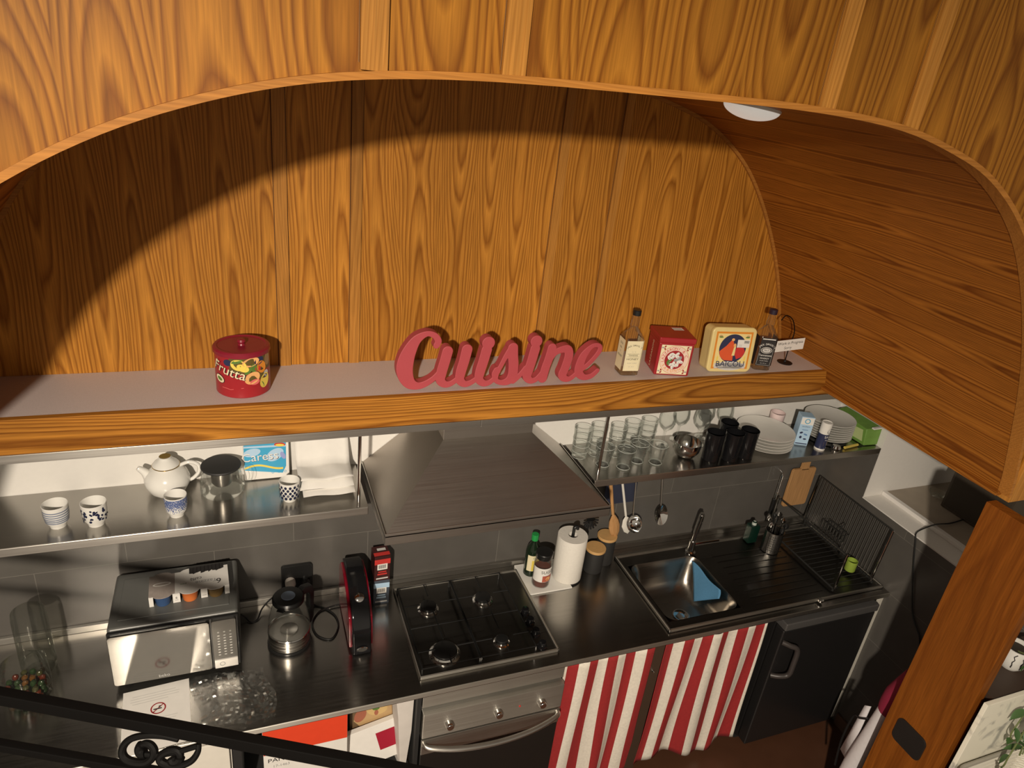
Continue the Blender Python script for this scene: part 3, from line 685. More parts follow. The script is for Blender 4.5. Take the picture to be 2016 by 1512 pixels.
# whiskey style bottles
def bottle(label, loc, rz, front, side, lines, cap, bw=0.078, bd=0.070):
    t = thing('square_bottle', label, 'bottle', loc, rz)
    m = M(); v = []; f = []
    def rr(w, d, r): return rrect(w, d, r, 4)
    secs = [(bw-0.008,bd-0.008,0.012,0.0),(bw,bd,0.012,0.004),(bw,bd,0.012,0.152),(bw-0.012,bd-0.012,0.02,0.166),(0.050,0.050,0.0249,0.180),(0.032,0.032,0.0159,0.192),(0.036,0.036,0.0179,0.202),(0.033,0.033,0.0164,0.218),(0.028,0.028,0.0139,0.246)]
    for w, d, r, z in secs: v += [(x,y,z) for x,y in rr(w,d,r)]
    q = len(v)//len(secs)
    for j in range(len(secs)-1):
        for i in range(q): f.append((j*q+i,j*q+(i+1)%q,(j+1)*q+(i+1)%q,(j+1)*q+i))
    f.append(tuple(reversed(range(q))))
    m.add(v, f, GLASSD); m.build('glass_body', t, smooth=40)
    M().box(-bw/2+0.003,bw/2-0.003,-bd/2+0.003,bd/2-0.003,0.002,0.012,GLASSD).build('glass_base', t, bevel=0.003)
    m = M(); h0, h1 = 0.022, 0.148
    m.flat([(-bw/2+0.006,-bd/2-0.0006,h0),(bw/2-0.006,-bd/2-0.0006,h0),(bw/2-0.006,-bd/2-0.0006,h1),(-bw/2+0.006,-bd/2-0.0006,h1)],front)
    m.flat([(-bw/2-0.0006,bd/2-0.006,h0),(-bw/2-0.0006,-bd/2+0.006,h0),(-bw/2-0.0006,-bd/2+0.006,h1),(-bw/2-0.0006,bd/2-0.006,h1)],front)
    m.flat([(bw/2+0.0006,-bd/2+0.006,h0),(bw/2+0.0006,bd/2-0.006,h0),(bw/2+0.0006,bd/2-0.006,h1),(bw/2+0.0006,-bd/2+0.006,h1)],front)
    T = TM(y=-bd/2-0.0012)
    for fn in lines: fn(m, T)
    Ts = TM(x=-bw/2-0.0012, rz=-pi/2)
    for k, s_ in enumerate(side): m.text(s_,0.012,0.0,0.128-0.017*k,INK if front is CREAM else PAPER,Ts)
    m.build('label', t, smooth=0)
    M().lathe([(0.0165,0.243),(0.0165,0.262),(0.0145,0.264),(0,0.264)], cap, 24).build('cap', t)
    return t
def jd1(m, T):
    m.arc_text('JACK DANIEL\'S',0.0095,0,0.085,0.045,pi/2,INK,T,step=0.118)
    m.text('TENNESSEE',0.008,0,0.088,INK,T); m.rect(0,0.0945,0.05,0.0009,INK,T); m.rect(0,0.082,0.05,0.0009,INK,T)
    m.text('HONEY',0.0115,0,0.072,INK,T,sx=1.3); m.text('WHISKEY LIQUEUR',0.0048,0,0.055,GREY,T); m.text('70cl   35% vol',0.0042,0,0.040,GREY,T)
    for a,b,c,d in ((-0.029,-0.028,0.028,0.142),(0.028,0.029,0.028,0.142)): m.rect((a+b)/2,(c+d)/2,0.0006,d-c,GREY,T)
    m.text('No.7   90',0.0048,0,0.103,GREY,T)
bottle('empty square bottle with cream label and dark cap right of the red sign', (1.290,-0.212,ZT), R(-6), CREAM, ['OLD','No.','7','HONEY'], [jd1], BLACK)
def jd2(m, T):
    m.arc_text('JACK DANIEL\'S',0.0115,0,0.070,0.050,pi/2,PAPER,T,step=0.122)
    m.ell(0,0.093,0.024,0.014,PAPER,T,y=-0.0001); m.ell(0,0.093,0.022,0.012,INK,T,y=-0.0003); m.ell(0,0.093,0.018,0.0095,LGREY,T,y=-0.0005); m.text('No.7',0.010,0,0.093,INK,T,y=-0.0008)
    m.text('Tennessee',0.013,0,0.070,PAPER,T); m.text('WHISKEY',0.0095,0,0.056,PAPER,T); m.text('SOUR MASH',0.0065,0,0.045,LGREY,T); m.text('70cl  40% vol',0.005,0,0.034,LGREY,T)
    m.rect(0,0.026,0.052,0.0008,LGREY,T); m.rect(-0.029,0.07,0.0008,0.088,LGREY,T); m.rect(0.029,0.07,0.0008,0.088,LGREY,T); m.rect(0,0.142,0.055,0.004,PAPER,T)
bottle('empty square bottle with black label beside the yellow tin', (1.930,-0.232,ZT), R(-20), INK, [], [jd2], mat('dark_plum_cap',(0.025,0.015,0.03),0.35), 0.076, 0.07)
# red square tin
t = thing('biscuit_tin', 'red square tin with lettering in a ring round white almonds', 'tin', (1.484,-0.200,ZT), R(-14))
w, d, h = 0.146, 0.134, 0.162
m = M().box(-w/2,w/2,-d/2,d/2,0,h-0.022,TINRED); m.build('body', t, bevel=0.006, seg=3)
m = M(); T = TM(y=-d/2-0.0004); c = 0.069
def almond_face(m, T, s):
    m.rect(0,c,0.124,0.124,CREAM,T,y=0); m.ring(0,c,0.0585,0.0597,REDP,T,y=-0.0003)
    for sx in (-1,1):
        for sz in (-1,1):
            for k in range(5): m.ell(sx*(0.050+0.006*cos(k*2.1)),c+sz*(0.050+0.006*sin(k*2.1)),0.005,0.003,GREY if k%2 else TINRED,T,y=-0.0004-0.0001*k,rot=k)
    m.ell(0,c,0.0575,0.0575,mat('pink_cream',(0.80,0.62,0.50),0.5),T,y=-0.0006); m.ell(0,c,0.0405,0.0405,TINRED,T,y=-0.0009,n=40)
    m.arc_text('LAZZARONI & C',0.0165,0,c,0.0485,pi/2+0.25,REDP,T,y=-0.0012,step=0.245)
    m.arc_text('SARONNO',0.0165,0,c,0.0485,-pi/2-0.05,ORANGE,T,y=-0.0012,step=0.33,inside=True)
    rng = random.Random(3)
    for k in range(16):
        a = k*2.4; r = 0.008+0.022*math.sqrt(k/16); m.ell(r*cos(a),c+r*sin(a),0.0105,0.0065,PAPER if k%4 else GREENP if k%8 else GREY,T,y=-0.0012-0.0001*k,rot=a*1.7)
        m.ell(r*cos(a)+0.002,c+r*sin(a)-0.002,0.005,0.0012,GREY,T,y=-0.003-0.0001*k,rot=a*1.7)
almond_face(m, T, 1); m.build('front_print', t, smooth=0)
m = M(); Ts = TM(x=-w/2-0.0004, rz=-pi/2)
m.rect(0,c,0.108,0.120,mat('dark_red_print',(0.36,0.03,0.03),0.4),Ts); m.text('LAZZARONI',0.02,0,c,CREAM,Ts,y=-0.0004,rot=pi/2)
m.build('side_print', t, smooth=0)
l = M().box(-w/2-0.003,w/2+0.003,-d/2-0.003,d/2+0.003,h-0.024,h,TINRED).build('lid', t, bevel=0.005, seg=3)
m = M(); m.flat([(0.01,0.02,h+0.0005),(0.055,0.025,h+0.0005),(0.052,0.055,h+0.0005),(0.006,0.05,h+0.0005)],PAPER)
for k in range(6): m.flat([(0.012+k*0.006,0.028,h+0.0009),(0.014+k*0.006,0.028,h+0.0009),(0.013+k*0.006,0.046,h+0.0009),(0.011+k*0.006,0.046,h+0.0009)],GREY)
m.build('price_sticker', l, smooth=0)
# yellow tin
t = thing('biscuit_tin', 'yellow rounded tin with lady picture propped between red tin and black-label bottle', 'tin', (1.748,-0.2335,ZT), rot=(R(-6),0,R(-8)))
w, h, d = 0.198, 0.188, 0.075
m = M().prism(rrect(w,h,0.022,6,0,h/2+0.001), -d/2+0.012, d/2, GOLD); m.build('body', t, bevel=0.004)
m = M().prism(rrect(w+0.004,h+0.003,0.023,6,0,h/2+0.0015), -d/2, -d/2+0.022, GOLD); l = m.build('lid', t, bevel=0.006, seg=3)
m = M(); T = TM(y=-d/2-0.0005); c = h/2
m.rect(0,c,0.166,0.158,ORANGE,T); m.rect(0,c,0.150,0.142,mat('pale_yellow_print',(0.82,0.66,0.28),0.45),T,y=-0.0003)
cz = c+0.008
m.ell(0,cz,0.061,0.061,NAVY,T,y=-0.0006,n=44)
m.flat([(-0.058,-0.0009,cz-0.012),(-0.030,-0.0009,cz+0.012),(-0.012,-0.0009,cz+0.034),(-0.004,-0.0009,cz+0.036),(0.004,-0.0009,cz+0.018),(0.008,-0.0009,cz-0.052),(-0.032,-0.0009,cz-0.050),(-0.052,-0.0009,cz-0.034)],mat('vermilion_print',(0.68,0.10,0.03),0.45),T)
m.flat([(0.018,-0.0010,cz+0.008),(0.050,-0.0010,cz+0.004),(0.059,-0.0010,cz-0.012),(0.050,-0.0010,cz-0.035),(0.024,-0.0010,cz-0.045),(0.012,-0.0010,cz-0.02)],REDP,T)
m.flat([(0.000,-0.0011,cz-0.030),(0.006,-0.0011,cz+0.010),(0.014,-0.0011,cz+0.010),(0.013,-0.0011,cz-0.03)],mat('pale_yellow_print',(0.82,0.66,0.28)),T)
m.ell(0.008,cz+0.014,0.006,0.008,PEACH,T,y=-0.0012); m.ell(-0.004,cz+0.038,0.007,0.006,PEACH,T,y=-0.0012)
m.ell(0.0,c-0.066,0.062,0.020,LGREY,T,y=-0.0013); m.rect(0,c-0.066,0.142,0.022,LGREY,T,y=-0.0013)
m.text('BAICOLI',0.033,0,c-0.058,NAVY,T,y=-0.0022,sx=1.08); m.text('Venezia',0.008,0,c-0.074,GREY,T,y=-0.0018)
for sx in (-1,1): m.ell(sx*0.062,c+0.060,0.008,0.005,TAN,T,y=-0.0008); m.ell(sx*0.060,c+0.056,0.010,0.003,GREENP,T,y=-0.0009); m.ell(sx*0.062,c-0.035,0.003,0.012,YELP,T,y=-0.0009)
m.rect(0.045,c+0.030,0.056,0.033,PAPER,T,y=-0.0022)
for k in range(9): m.rect(0.048+k*0.0026,c+0.037,0.0012+0.0006*(k%2),0.011,INK,T,y=-0.0026)
for k in range(3): m.rect(0.031,c+0.025-0.005*k,0.016,0.0012,GREY,T,y=-0.0026)
m.build('front_print', l, smooth=0)
# note holder
t = thing('note_holder', 'wire card holder with handwritten card at the right end of the shelf', 'card holder', (2.100,-0.200,ZT))
M().lathe([(0,0.0),(0.032,0.0),(0.033,0.003),(0.006,0.006),(0.005,0.012),(0,0.012)], BLACK, 28).build('base', t)
M().tube(smoothpath([(0,0,0.008),(0.0,0,0.06),(0.005,0.0,0.11),(0.008,0.005,0.15),(-0.02,0.004,0.20),(-0.065,0.0,0.222),(-0.085,0.0,0.20)],6), 0.0022, IRON, 8).build('wire', t)
m = M(); m.box(-0.078,0.075,-0.0095,-0.0085,0.062,0.114,PAPER,TM(ry=R(-4)))
T = TM(y=-0.0098, ry=R(-4)); m.text('Work in Progress',0.0185,0.0,0.098,INK,T); m.text('Sorry',0.018,-0.01,0.076,INK,T); m.build('card', t, smooth=0)
# ================================================================== THINGS ON THE LEFT STEEL SHELF
def cup_profile(flare=0.0): return [(0.0,0.004),(0.020,0.003),(0.022,0.0),(0.0235,0.0),(0.025,0.008),(0.033,0.022),(0.0365,0.045),(0.0365+flare,0.078),(0.0352+flare,0.079),(0.0335+flare,0.075),(0.033,0.045),(0.028,0.022),(0.018,0.012),(0,0.011)]
def cup(label, loc, deco, glaze=None, sc=1.0):
    t = thing('cup', label, 'cup', loc, group='patterned porcelain cups on the steel shelf')
    pr = cup_profile(0.001)
    M().lathe(pr, CER, 40).build('body', t)
    t.scale = (sc*0.96, sc*0.96, sc*1.02)
    m = M(); i0 = len(m.v)
    if glaze: m.lathe([(0.0338,0.022),(0.0353,0.032),(0.0371,0.0455),(0.0381,0.0755)], glaze, 40)
    if deco: deco(m)
    m.build('pattern', t, smooth=40)
    return t
def bands(m):
    rz = lambda z: (0.0345+(z-0.022)/0.023*0.0028) if z < 0.045 else 0.0373+0.0007*(z-0.045)/0.033
    for z in (0.024,0.031,0.038,0.046,0.054,0.062): m.lathe([(rz(z),z),(rz(z+0.004),z+0.004)], BLUEG, 40)
cup('white cup ringed with grey blue bands, leftmost on the steel shelf', (-0.722,-0.205,ZS), bands, sc=1.04)
def patches(mt, items):
    def fn(m):
        for a, z, rx, rz_, ro in items:
            i0 = len(m.v); m.ell(0, z, rx, rz_, mt, y=0, rot=ro, n=12)
            rad = 0.0378 if z > 0.04 else 0.0366
            for i in range(i0, len(m.v)): m.v[i].x += a*rad
            m.bend(i0, rad)
    return fn
rng = random.Random(11); fl = []
for k in range(44):
    cl = rng.choice([(-0.9,0.03),(-0.55,0.052),(-0.2,0.03),(0.25,0.055),(0.55,0.04),(0.9,0.06),(-1.2,0.06),(1.2,0.035),(0.05,0.062)])
    fl.append((cl[0]+rng.uniform(-0.2,0.2), min(0.07,max(0.024,cl[1]+rng.uniform(-0.009,0.009))), rng.uniform(0.003,0.006), rng.uniform(0.002,0.004), rng.uniform(0,3)))
cup('white cup with dark navy flower clusters, second on the steel shelf', (-0.612,-0.218,ZS), patches(NAVYP, fl), sc=1.06)
cup('cup with speckled blue glaze in front of the white teapot', (-0.372,-0.216,ZS), None, SPECK)
dm = []
for j, z in enumerate((0.022,0.033,0.044,0.055,0.066)):
    for k in range(14):
        dm.append((-pi+2*pi*(k+0.5*(j%2))/14, z, 0.0052, 0.0058, 0.0))
cup('white cup with navy diamond lattice in front of the napkins', (-0.003,-0.196,ZS), patches(NAVYP, dm))
# white teapot
t = thing('teapot', 'round white porcelain teapot with gold rims on the steel shelf', 'teapot', (-0.405,-0.080,ZS))
M().lathe([(0,0.003),(0.035,0.0),(0.040,0.004),(0.060,0.022),(0.073,0.050),(0.074,0.065),(0.066,0.088),(0.050,0.104),(0.042,0.112),(0.041,0.118),(0,0.118)], CER, 48).build('body', t)
l = M().lathe([(0.043,0.118),(0.044,0.121),(0.038,0.130),(0.026,0.140),(0.020,0.146),(0.020,0.152),(0.0,0.153)], CER, 40).build('lid', t)
M().lathe([(0.0415,0.1165),(0.0450,0.118),(0.0450,0.1205),(0.0425,0.122)], mat('gold_rim',(0.55,0.38,0.13),0.25,0.8), 40).build('gold_rim', l)
M().lathe([(0.0,0.1538),(0.0185,0.1538)], mat('gold_disc',(0.42,0.28,0.08),0.3,0.6), 30).build('gold_disc', l)
M().tube(smoothpath([(-0.055,0,0.072),(-0.068,0,0.096),(-0.088,0,0.115)],6), 0.012, CER, 16, rs=[0.020-0.012*i/12 for i in range(13)]).build('spout', t)
M().tube(smoothpath([(0.043,0.0,0.112),(0.075,0.0,0.122),(0.102,0.0,0.108),(0.103,0.0,0.080),(0.085,0.0,0.056),(0.068,0.0,0.048)],6), 0.0065, CER, 12).build('handle', t)
# glass teapot
t = thing('teapot', 'clear glass teapot with black lid and steel infuser', 'teapot', (-0.228,-0.098,ZS))
M().lathe([(0.0,0.002),(0.068,0.001),(0.074,0.01),(0.072,0.05),(0.062,0.095),(0.0605,0.108)], GLASS, 48).build('glass_body', t)
M().lathe([(0.036,0.098),(0.036,0.045),(0.030,0.034),(0,0.033)], steel('infuser_mesh',(0.55,0.52,0.48),0.35,2), 36).build('infuser', t)
M().lathe([(0.030,0.100),(0.066,0.104),(0.068,0.108),(0.066,0.112),(0.0,0.113)], MATTB, 44).build('lid', t)
M().tube(smoothpath([(0.060,-0.012,0.098),(0.088,-0.016,0.096),(0.098,-0.018,0.07),(0.092,-0.017,0.042),(0.072,-0.012,0.030)],6), 0.006, GLASS, 12).build('handle', t)
# tissue pack
t = thing('napkin_pack', 'white and turquoise pack of tissues standing against the white wall', 'tissue pack', (-0.072,-0.034,ZS), rot=(R(-5),0,0))
w, h, d = 0.160, 0.155, 0.040
M().box(-w/2,w/2,-d/2,d/2,0.002,h,PAPER).build('pack', t, bevel=0.004)
m = M(); T = TM(y=-d/2-0.0006)
m.flat([(-0.078,0,0.045),(0.055,0,0.022),(0.068,0,0.05),(0.070,0,0.150),(-0.078,0,0.152)],MBLUE,T)
m.flat([(-0.078,-0.0002,0.135),(0.070,-0.0002,0.130),(0.070,-0.0002,0.138),(-0.078,-0.0002,0.142)],LBLUE,T)
m.ell(0.03,0.10,0.034,0.022,LBLUE,T,y=-0.0003,rot=0.6); m.ell(-0.05,0.115,0.03,0.016,LBLUE,T,y=-0.0003,rot=0.2)
for k in range(24):
    a, b = k/24, (k+1)/24; zz = lambda u: 0.052+0.010*sin(u*5.0)
    m.flat([(-0.078+0.135*a,-0.0006,zz(a)-0.004),(-0.078+0.135*b,-0.0006,zz(b)-0.004),(-0.078+0.135*b,-0.0006,zz(b)+0.004),(-0.078+0.135*a,-0.0006,zz(a)+0.004)],YELP,T)
m.text('Caress',0.048,-0.022,0.094,NAVY,T,y=-0.0007,rot=0.04); m.text('Caress',0.047,-0.023,0.0955,PAPER,T,y=-0.0011,rot=0.04)
m.ell(0.048,0.140,0.020,0.008,REDP,T,y=-0.0009,rot=-0.1); m.ell(0.048,0.138,0.016,0.005,YELP,T,y=-0.0012,rot=-0.1)
for k in range(5): m.ring(0.02+0.011*k,0.028+0.003*(k%2),0.003,0.0045,MBLUE,T,y=-0.0006,n=14)
m.ell(0.058,0.095,0.008,0.016,mat('violet_print',(0.30,0.34,0.62)),T,y=-0.0012,rot=0.4)
m.build('print', t, smooth=0)
# napkins
t = thing('napkin_stack', 'slumped stack of white paper napkins in torn wrapper beside the steel rod', 'napkins', (0.128,-0.115,ZS))
def pillow(x0,x1,y0,y1,z0,z1,mt,sag=0.0,n=12):
    v = []; f = []
    for top in (0,1):
        for j in range(n+1):
            for i in range(n+1):
                u, w = i/n, j/n; e = (1-(2*u-1)**6)*(1-(2*w-1)**6)
                mid = (z0+z1)/2; z = mid+(z1-mid)*e*(1 if top else -1)+sag*(w-0.5)+0.003*sin(7*u+3*w)*top
                v.append((x0+(x1-x0)*u, y0+(y1-y0)*w, z))
    N = (n+1)**2
    for j in range(n):
        for i in range(n):
            a = j*(n+1)+i; f.append((a,a+n+1,a+n+2,a+1)); f.append((N+a,N+a+1,N+a+n+2,N+a+n+1))
    return v, f
m = M(); v, f = pillow(-0.085,0.100,-0.105,0.09,0.001,0.030,PAPER); m.add(v,f,PAPER); m.build('lower_bundle', t, smooth=60)
m = M(); v, f = pillow(-0.095,0.098,-0.085,0.095,0.022,0.062,PAPER,sag=0.02); m.add(v,f,PAPER); m.build('upper_bundle', t, smooth=60)
m = M(); v = []; f = []
for j in range(11):
    for i in range(13):
        u, w = i/12, j/10
        v.append((-0.098+0.196*u, -0.07+0.165*w, 0.062+0.012*w+0.095*max(0,w-0.62)/0.38+0.004*sin(9*u+4*w)))
for j in range(10):
    for i in range(12): a = j*13+i; f.append((a,a+1,a+14,a+13))
m.add(v,f,PAPER); m.build('wrapper', t, smooth=60, solid=0.0012)
# ================================================================== THINGS ON THE RIGHT STEEL SHELF
def tumbler_tall(label, loc):
    t = thing('tall_glass', label, 'glass', loc, group='tall clear glasses on the right steel shelf')
    M().lathe([(0,0.004),(0.028,0.002),(0.031,0.0),(0.033,0.006),(0.0345,0.030),(0.033,0.034),(0.0355,0.058),(0.034,0.062),(0.037,0.088),(0.0355,0.092),(0.038,0.138),(0.037,0.140),(0.0335,0.10),(0.031,0.06),(0.028,0.016),(0,0.012)], GLASS, 32).build('glass', t)
    M().lathe([(0.0370,0.1385),(0.0384,0.140),(0.0370,0.1415)], RIMG, 32).build('rim', t)
    m = M()
    for r_, z_ in ((0.0352,0.032),(0.0362,0.060),(0.0378,0.090),(0.032,0.003)): m.lathe([(r_-0.001,z_-0.0013),(r_+0.0003,z_),(r_-0.001,z_+0.0013)], RIMG, 32)
    m.build('bands', t)
    return t
TG = [(1.205,-0.105,'leftmost tall glass on the right steel shelf, beside the hood'),(1.287,-0.100,'tall glass just left of the right shelf rod, at the back'),
      (1.372,-0.120,'tall glass just right of the shelf rod, in the back row'),(1.456,-0.095,'tall glass second right of the shelf rod, in the back row'),(1.548,-0.085,'tall glass at the back beside the wine glasses')]
t0 = tumbler_tall(TG[0][2], (TG[0][0],TG[0][1],ZS))
for x, y, lb in TG[1:]: dup(t0, (x,y,ZS), lb)
def tumbler_short(label, loc):
    t = thing('short_glass', label, 'glass', loc, group='short fluted glasses on the right steel shelf')
    m = M(); v = []; f = []; n = 40
    prof = [(0.026,0.0),(0.029,0.004),(0.034,0.055),(0.0385,0.060),(0.041,0.092),(0.040,0.093),(0.033,0.055),(0.027,0.012),(0.0,0.010)]
    for r, z in prof:
        for i in range(n):
            a = 2*pi*i/n; rr = r*(1-0.05*abs(sin(a*5))) if z < 0.056 else r
            v.append((rr*cos(a), rr*sin(a), z))
    for j in range(len(prof)-1):
        for i in range(n): f.append((j*n+i,j*n+(i+1)%n,(j+1)*n+(i+1)%n,(j+1)*n+i))
    f.append(tuple(reversed(range(n))))
    m.add(v, f, GLASS); m.build('glass', t, smooth=30)
    M().lathe([(0.0400,0.0905),(0.0415,0.092),(0.0400,0.0935)], RIMG, 36).build('rim', t)
    M().lathe([(0.026,0.0),(0.0295,0.0035),(0.0285,0.006)], RIMG, 36).build('foot_ring', t)
    return t
SG = [(1.278,-0.188,'short fluted glass right behind the rod at the shelf front edge'),(1.358,-0.226,'short fluted glass nearest the shelf front edge'),
      (1.445,-0.190,'short fluted glass in the middle of the front cluster'),(1.525,-0.215,'short fluted glass next to the steel bowl')]
t0 = tumbler_short(SG[0][2], (SG[0][0],SG[0][1],ZS))
for x, y, lb in SG[1:]: dup(t0, (x,y,ZS), lb)
def wine(label, loc):
    t = thing('wine_glass', label, 'wine glass', loc, group='stemmed glasses at the back of the right shelf')
    M().lathe([(0.004,0.075),(0.012,0.082),(0.030,0.098),(0.038,0.122),(0.037,0.145),(0.032,0.172),(0.0312,0.172),(0.036,0.145),(0.037,0.122),(0.029,0.100),(0.0,0.084)], GLASS, 32).build('glass_bowl', t)
    M().lathe([(0.0,0.0015),(0.031,0.0),(0.032,0.002),(0.010,0.006),(0.0042,0.012),(0.0036,0.060),(0.006,0.076)], GLASS, 28).build('stem', t)
    return t
WG = [(1.640,-0.085,'stemmed glass left of the steel bowl, first from the left'),(1.738,-0.050,'stemmed glass directly behind the steel bowl'),
      (1.815,-0.105,'stemmed glass behind the leftmost black cup, front one'),(1.880,-0.045,'stemmed glass behind the black cups against the wall'),(1.975,-0.060,'stemmed glass left of the big plate stack, rightmost')]
t0 = wine(WG[0][2], (WG[0][0],WG[0][1],ZS))
for x, y, lb in WG[1:]: dup(t0, (x,y,ZS), lb)
# steel bowl
m = M().lathe([(0,0.0),(0.022,0.0),(0.045,0.012),(0.060,0.038),(0.0635,0.062),(0.0625,0.078),(0.0612,0.078),(0.0622,0.062),(0.058,0.038),(0.043,0.015),(0,0.004)], CHROME, 48)
tag(m.build('steel_bowl', loc=(1.693,-0.188,ZS)), 'small shiny steel bowl between the glasses and black cups', 'bowl')
# black cups
def bcup(label, loc, h):
    t = thing('black_cup', label, 'cup', loc, group='tall black cups on the right steel shelf')
    M().lathe([(0,0.002),(0.037,0.0),(0.039,0.003),(0.0415,h),(0.040,h+0.001),(0.0375,0.006),(0,0.005)], GLOSSB, 40).build('body', t)
    return t
t0 = bcup('tall black cup next to the steel bowl, foremost left', (1.803,-0.228,ZS), 0.135)
for x, y, lb in ((1.895,-0.245,'second tall black cup from the steel bowl, at the shelf edge'),(1.985,-0.235,'tall black cup touching the big plate stack'),(1.930,-0.155,'tall black cup in the row behind the others')): dup(t0, (x,y,ZS), lb)
# plates
def plate(label, loc, r, group):
    o = M().lathe([(0,0.002),(r*0.55,0.0),(r*0.62,0.002),(r*0.95,0.012),(r,0.0155),(r*0.99,0.0165),(r*0.66,0.0055),(0,0.0045)], CER, 56).build('dinner_plate', loc=loc)
    return tag(o, label, 'plate', group)
p0 = None
names = ['bottom','second from bottom','middle','second from top','top']
for i in range(5):
    lb = names[i]+' white plate of the stack beside the black cups'
    if p0 is None: p0 = plate(lb, (2.165,-0.142,ZS), 0.135, 'white plates stacked beside the black cups')
    else:
        c = p0.copy(); C.objects.link(c); c.location = (2.165+0.002*(i%2),-0.142,ZS+0.0152*i); c['label'] = lb
nm = ['lowest','second lowest','third lowest','fourth','fifth','sixth','second highest','uppermost']
q0 = None
for i in range(8):
    lb = nm[i]+' white plate of the tall stack in the shelf corner'
    if q0 is None: q0 = plate(lb, (2.540,-0.150,ZS+0.018), 0.12, 'white plates stacked in the shelf corner')
    else:
        c = q0.copy(); C.objects.link(c); c.location = (2.540,-0.150+0.001*(i%2),ZS+0.018+0.0118*i); c['label'] = lb
tag(M().lathe([(0,0.001),(0.095,0.0),(0.105,0.004),(0.108,0.017),(0.104,0.017),(0.10,0.006),(0,0.005)], MATTB, 44).build('black_dish', loc=(2.540,-0.150,ZS)), 'flat black dish under the tall plate stack', 'dish')
# pink cup
m = M().lathe([(0,0.002),(0.030,0.0),(0.032,0.006),(0.036,0.10),(0.0345,0.101),(0.030,0.008),(0,0.006)], mat('pale_pink_ceramic',(0.70,0.56,0.55),0.4), 36)
tag(m.build('pink_cup', loc=(2.310,-0.045,ZS+0.0)), 'pale pink cup against the wall behind the big plates', 'cup')
# blue carton
t = thing('sugar_carton', 'pale blue carton standing between the two plate stacks', 'carton', (2.360,-0.172,ZS), R(-24))
w, d, h = 0.062, 0.058, 0.150
M().box(-w/2,w/2,-d/2,d/2,0,h,LBLUE).build('carton', t, bevel=0.001)
m = M(); T = TM(y=-d/2-0.0006)
m.rect(0,0.128,w-0.004,0.036,PAPER,T); m.ring(0,0.128,0.009,0.013,MBLUE,T,y=-0.0003); m.text('zucchero',0.010,0,0.100,NAVY,T,y=-0.0003)
m.rect(0,0.082,0.028,0.003,mat('mid_blue_print',(0.12,0.24,0.45)),T); m.ell(-0.014,0.066,0.008,0.005,NAVY,T,y=-0.0002,rot=0.4); m.ell(0.008,0.058,0.010,0.004,mat('mid_blue_print',(0.12,0.24,0.45)),T,y=-0.0002,rot=-0.3); m.ell(0.010,0.034,0.008,0.004,NAVY,T,y=-0.0002); m.ell(-0.012,0.042,0.006,0.007,NAVY,T,y=-0.0002); m.rect(0,0.008,w-0.006,0.005,NAVY,T)
m.build('print', t, smooth=0)
# dark cylinder
t = thing('salt_can', 'slim navy and white cardboard can right of the blue carton', 'can', (2.425,-0.242,ZS))
rc = 0.025; m = M().lathe([(0,0.0),(rc,0.0),(rc,0.008)], PAPER, 36); m.lathe([(rc,0.008),(rc,0.085)], NAVY, 36); m.lathe([(rc,0.085),(rc,0.140),(rc-0.002,0.142),(rc-0.003,0.139),(0,0.139)], PAPER, 36); i0 = len(m.v)
m.ell(0.006,0.102,0.014,0.014,NAVY,y=-0.0005); m.ring(0.006,0.102,0.007,0.009,PAPER,y=-0.001); m.text('SALE',0.017,0.004,0.072,PAPER,y=-0.0005); m.text('FINO',0.010,0.004,0.056,LGREY,y=-0.0005); m.rect(0.004,0.036,0.026,0.024,TAN,y=-0.0005); m.rect(0.006,0.014,0.018,0.005,PAPER,y=-0.0005)
m.bend(i0, rc); m.build('can', t, smooth=30)
# green bag box
t = thing('tea_carton', 'crumpled green carton at the right end of the steel shelf', 'carton', (2.715,-0.150,ZS), R(3))
m = M().add([(-0.042,-0.115,0.003),(0.042,-0.125,0.003),(0.040,0.10,0.003),(-0.040,0.10,0.003),(-0.036,-0.10,0.085),(0.043,-0.122,0.098),(0.038,0.10,0.105),(-0.030,0.10,0.095)],[(0,3,2,1),(4,5,6,7),(0,1,5,4),(1,2,6,5),(2,3,7,6),(3,0,4,7)],mat('green_carton',(0.15,0.29,0.055),0.45,vary=0.25,vscale=25))
m.build('carton', t, bevel=0.004)
m = M(); m.flat([(-0.043,-0.10,0.02),(-0.0425,-0.02,0.018),(-0.0385,-0.03,0.07),(-0.0395,-0.085,0.075)],mat('pale_green_print',(0.46,0.55,0.25),0.5)); m.box(-0.02,0.035,-0.126,-0.112,0.094,0.101,PAPER); m.build('torn_flap', t, smooth=0)
# knife with yellow handle, dark tongs, small steel lid
t = thing('kitchen_knife', 'yellow handled kitchen knife lying on the right steel shelf', 'knife', (2.600,-0.268,ZS), R(8))
M().tube([(-0.05,0,0.009),(0.0,0,0.010),(0.045,0,0.009)],0.007,mat('yellow_plastic',(0.60,0.46,0.10),0.4),12).build('handle', t)
M().box(-0.0,0.10,-0.010,0.006,0.0005,0.004,BLACK,TM(x=0.045)).build('blade', t, bevel=0.0008)
m = M().lathe([(0,0.0),(0.02,0.0),(0.024,0.012),(0.018,0.024),(0,0.027)], CHROME, 28); tag(m.build('steel_shaker', loc=(2.500,-0.268,ZS)), 'little steel pot between the navy can and the knife', 'pot')
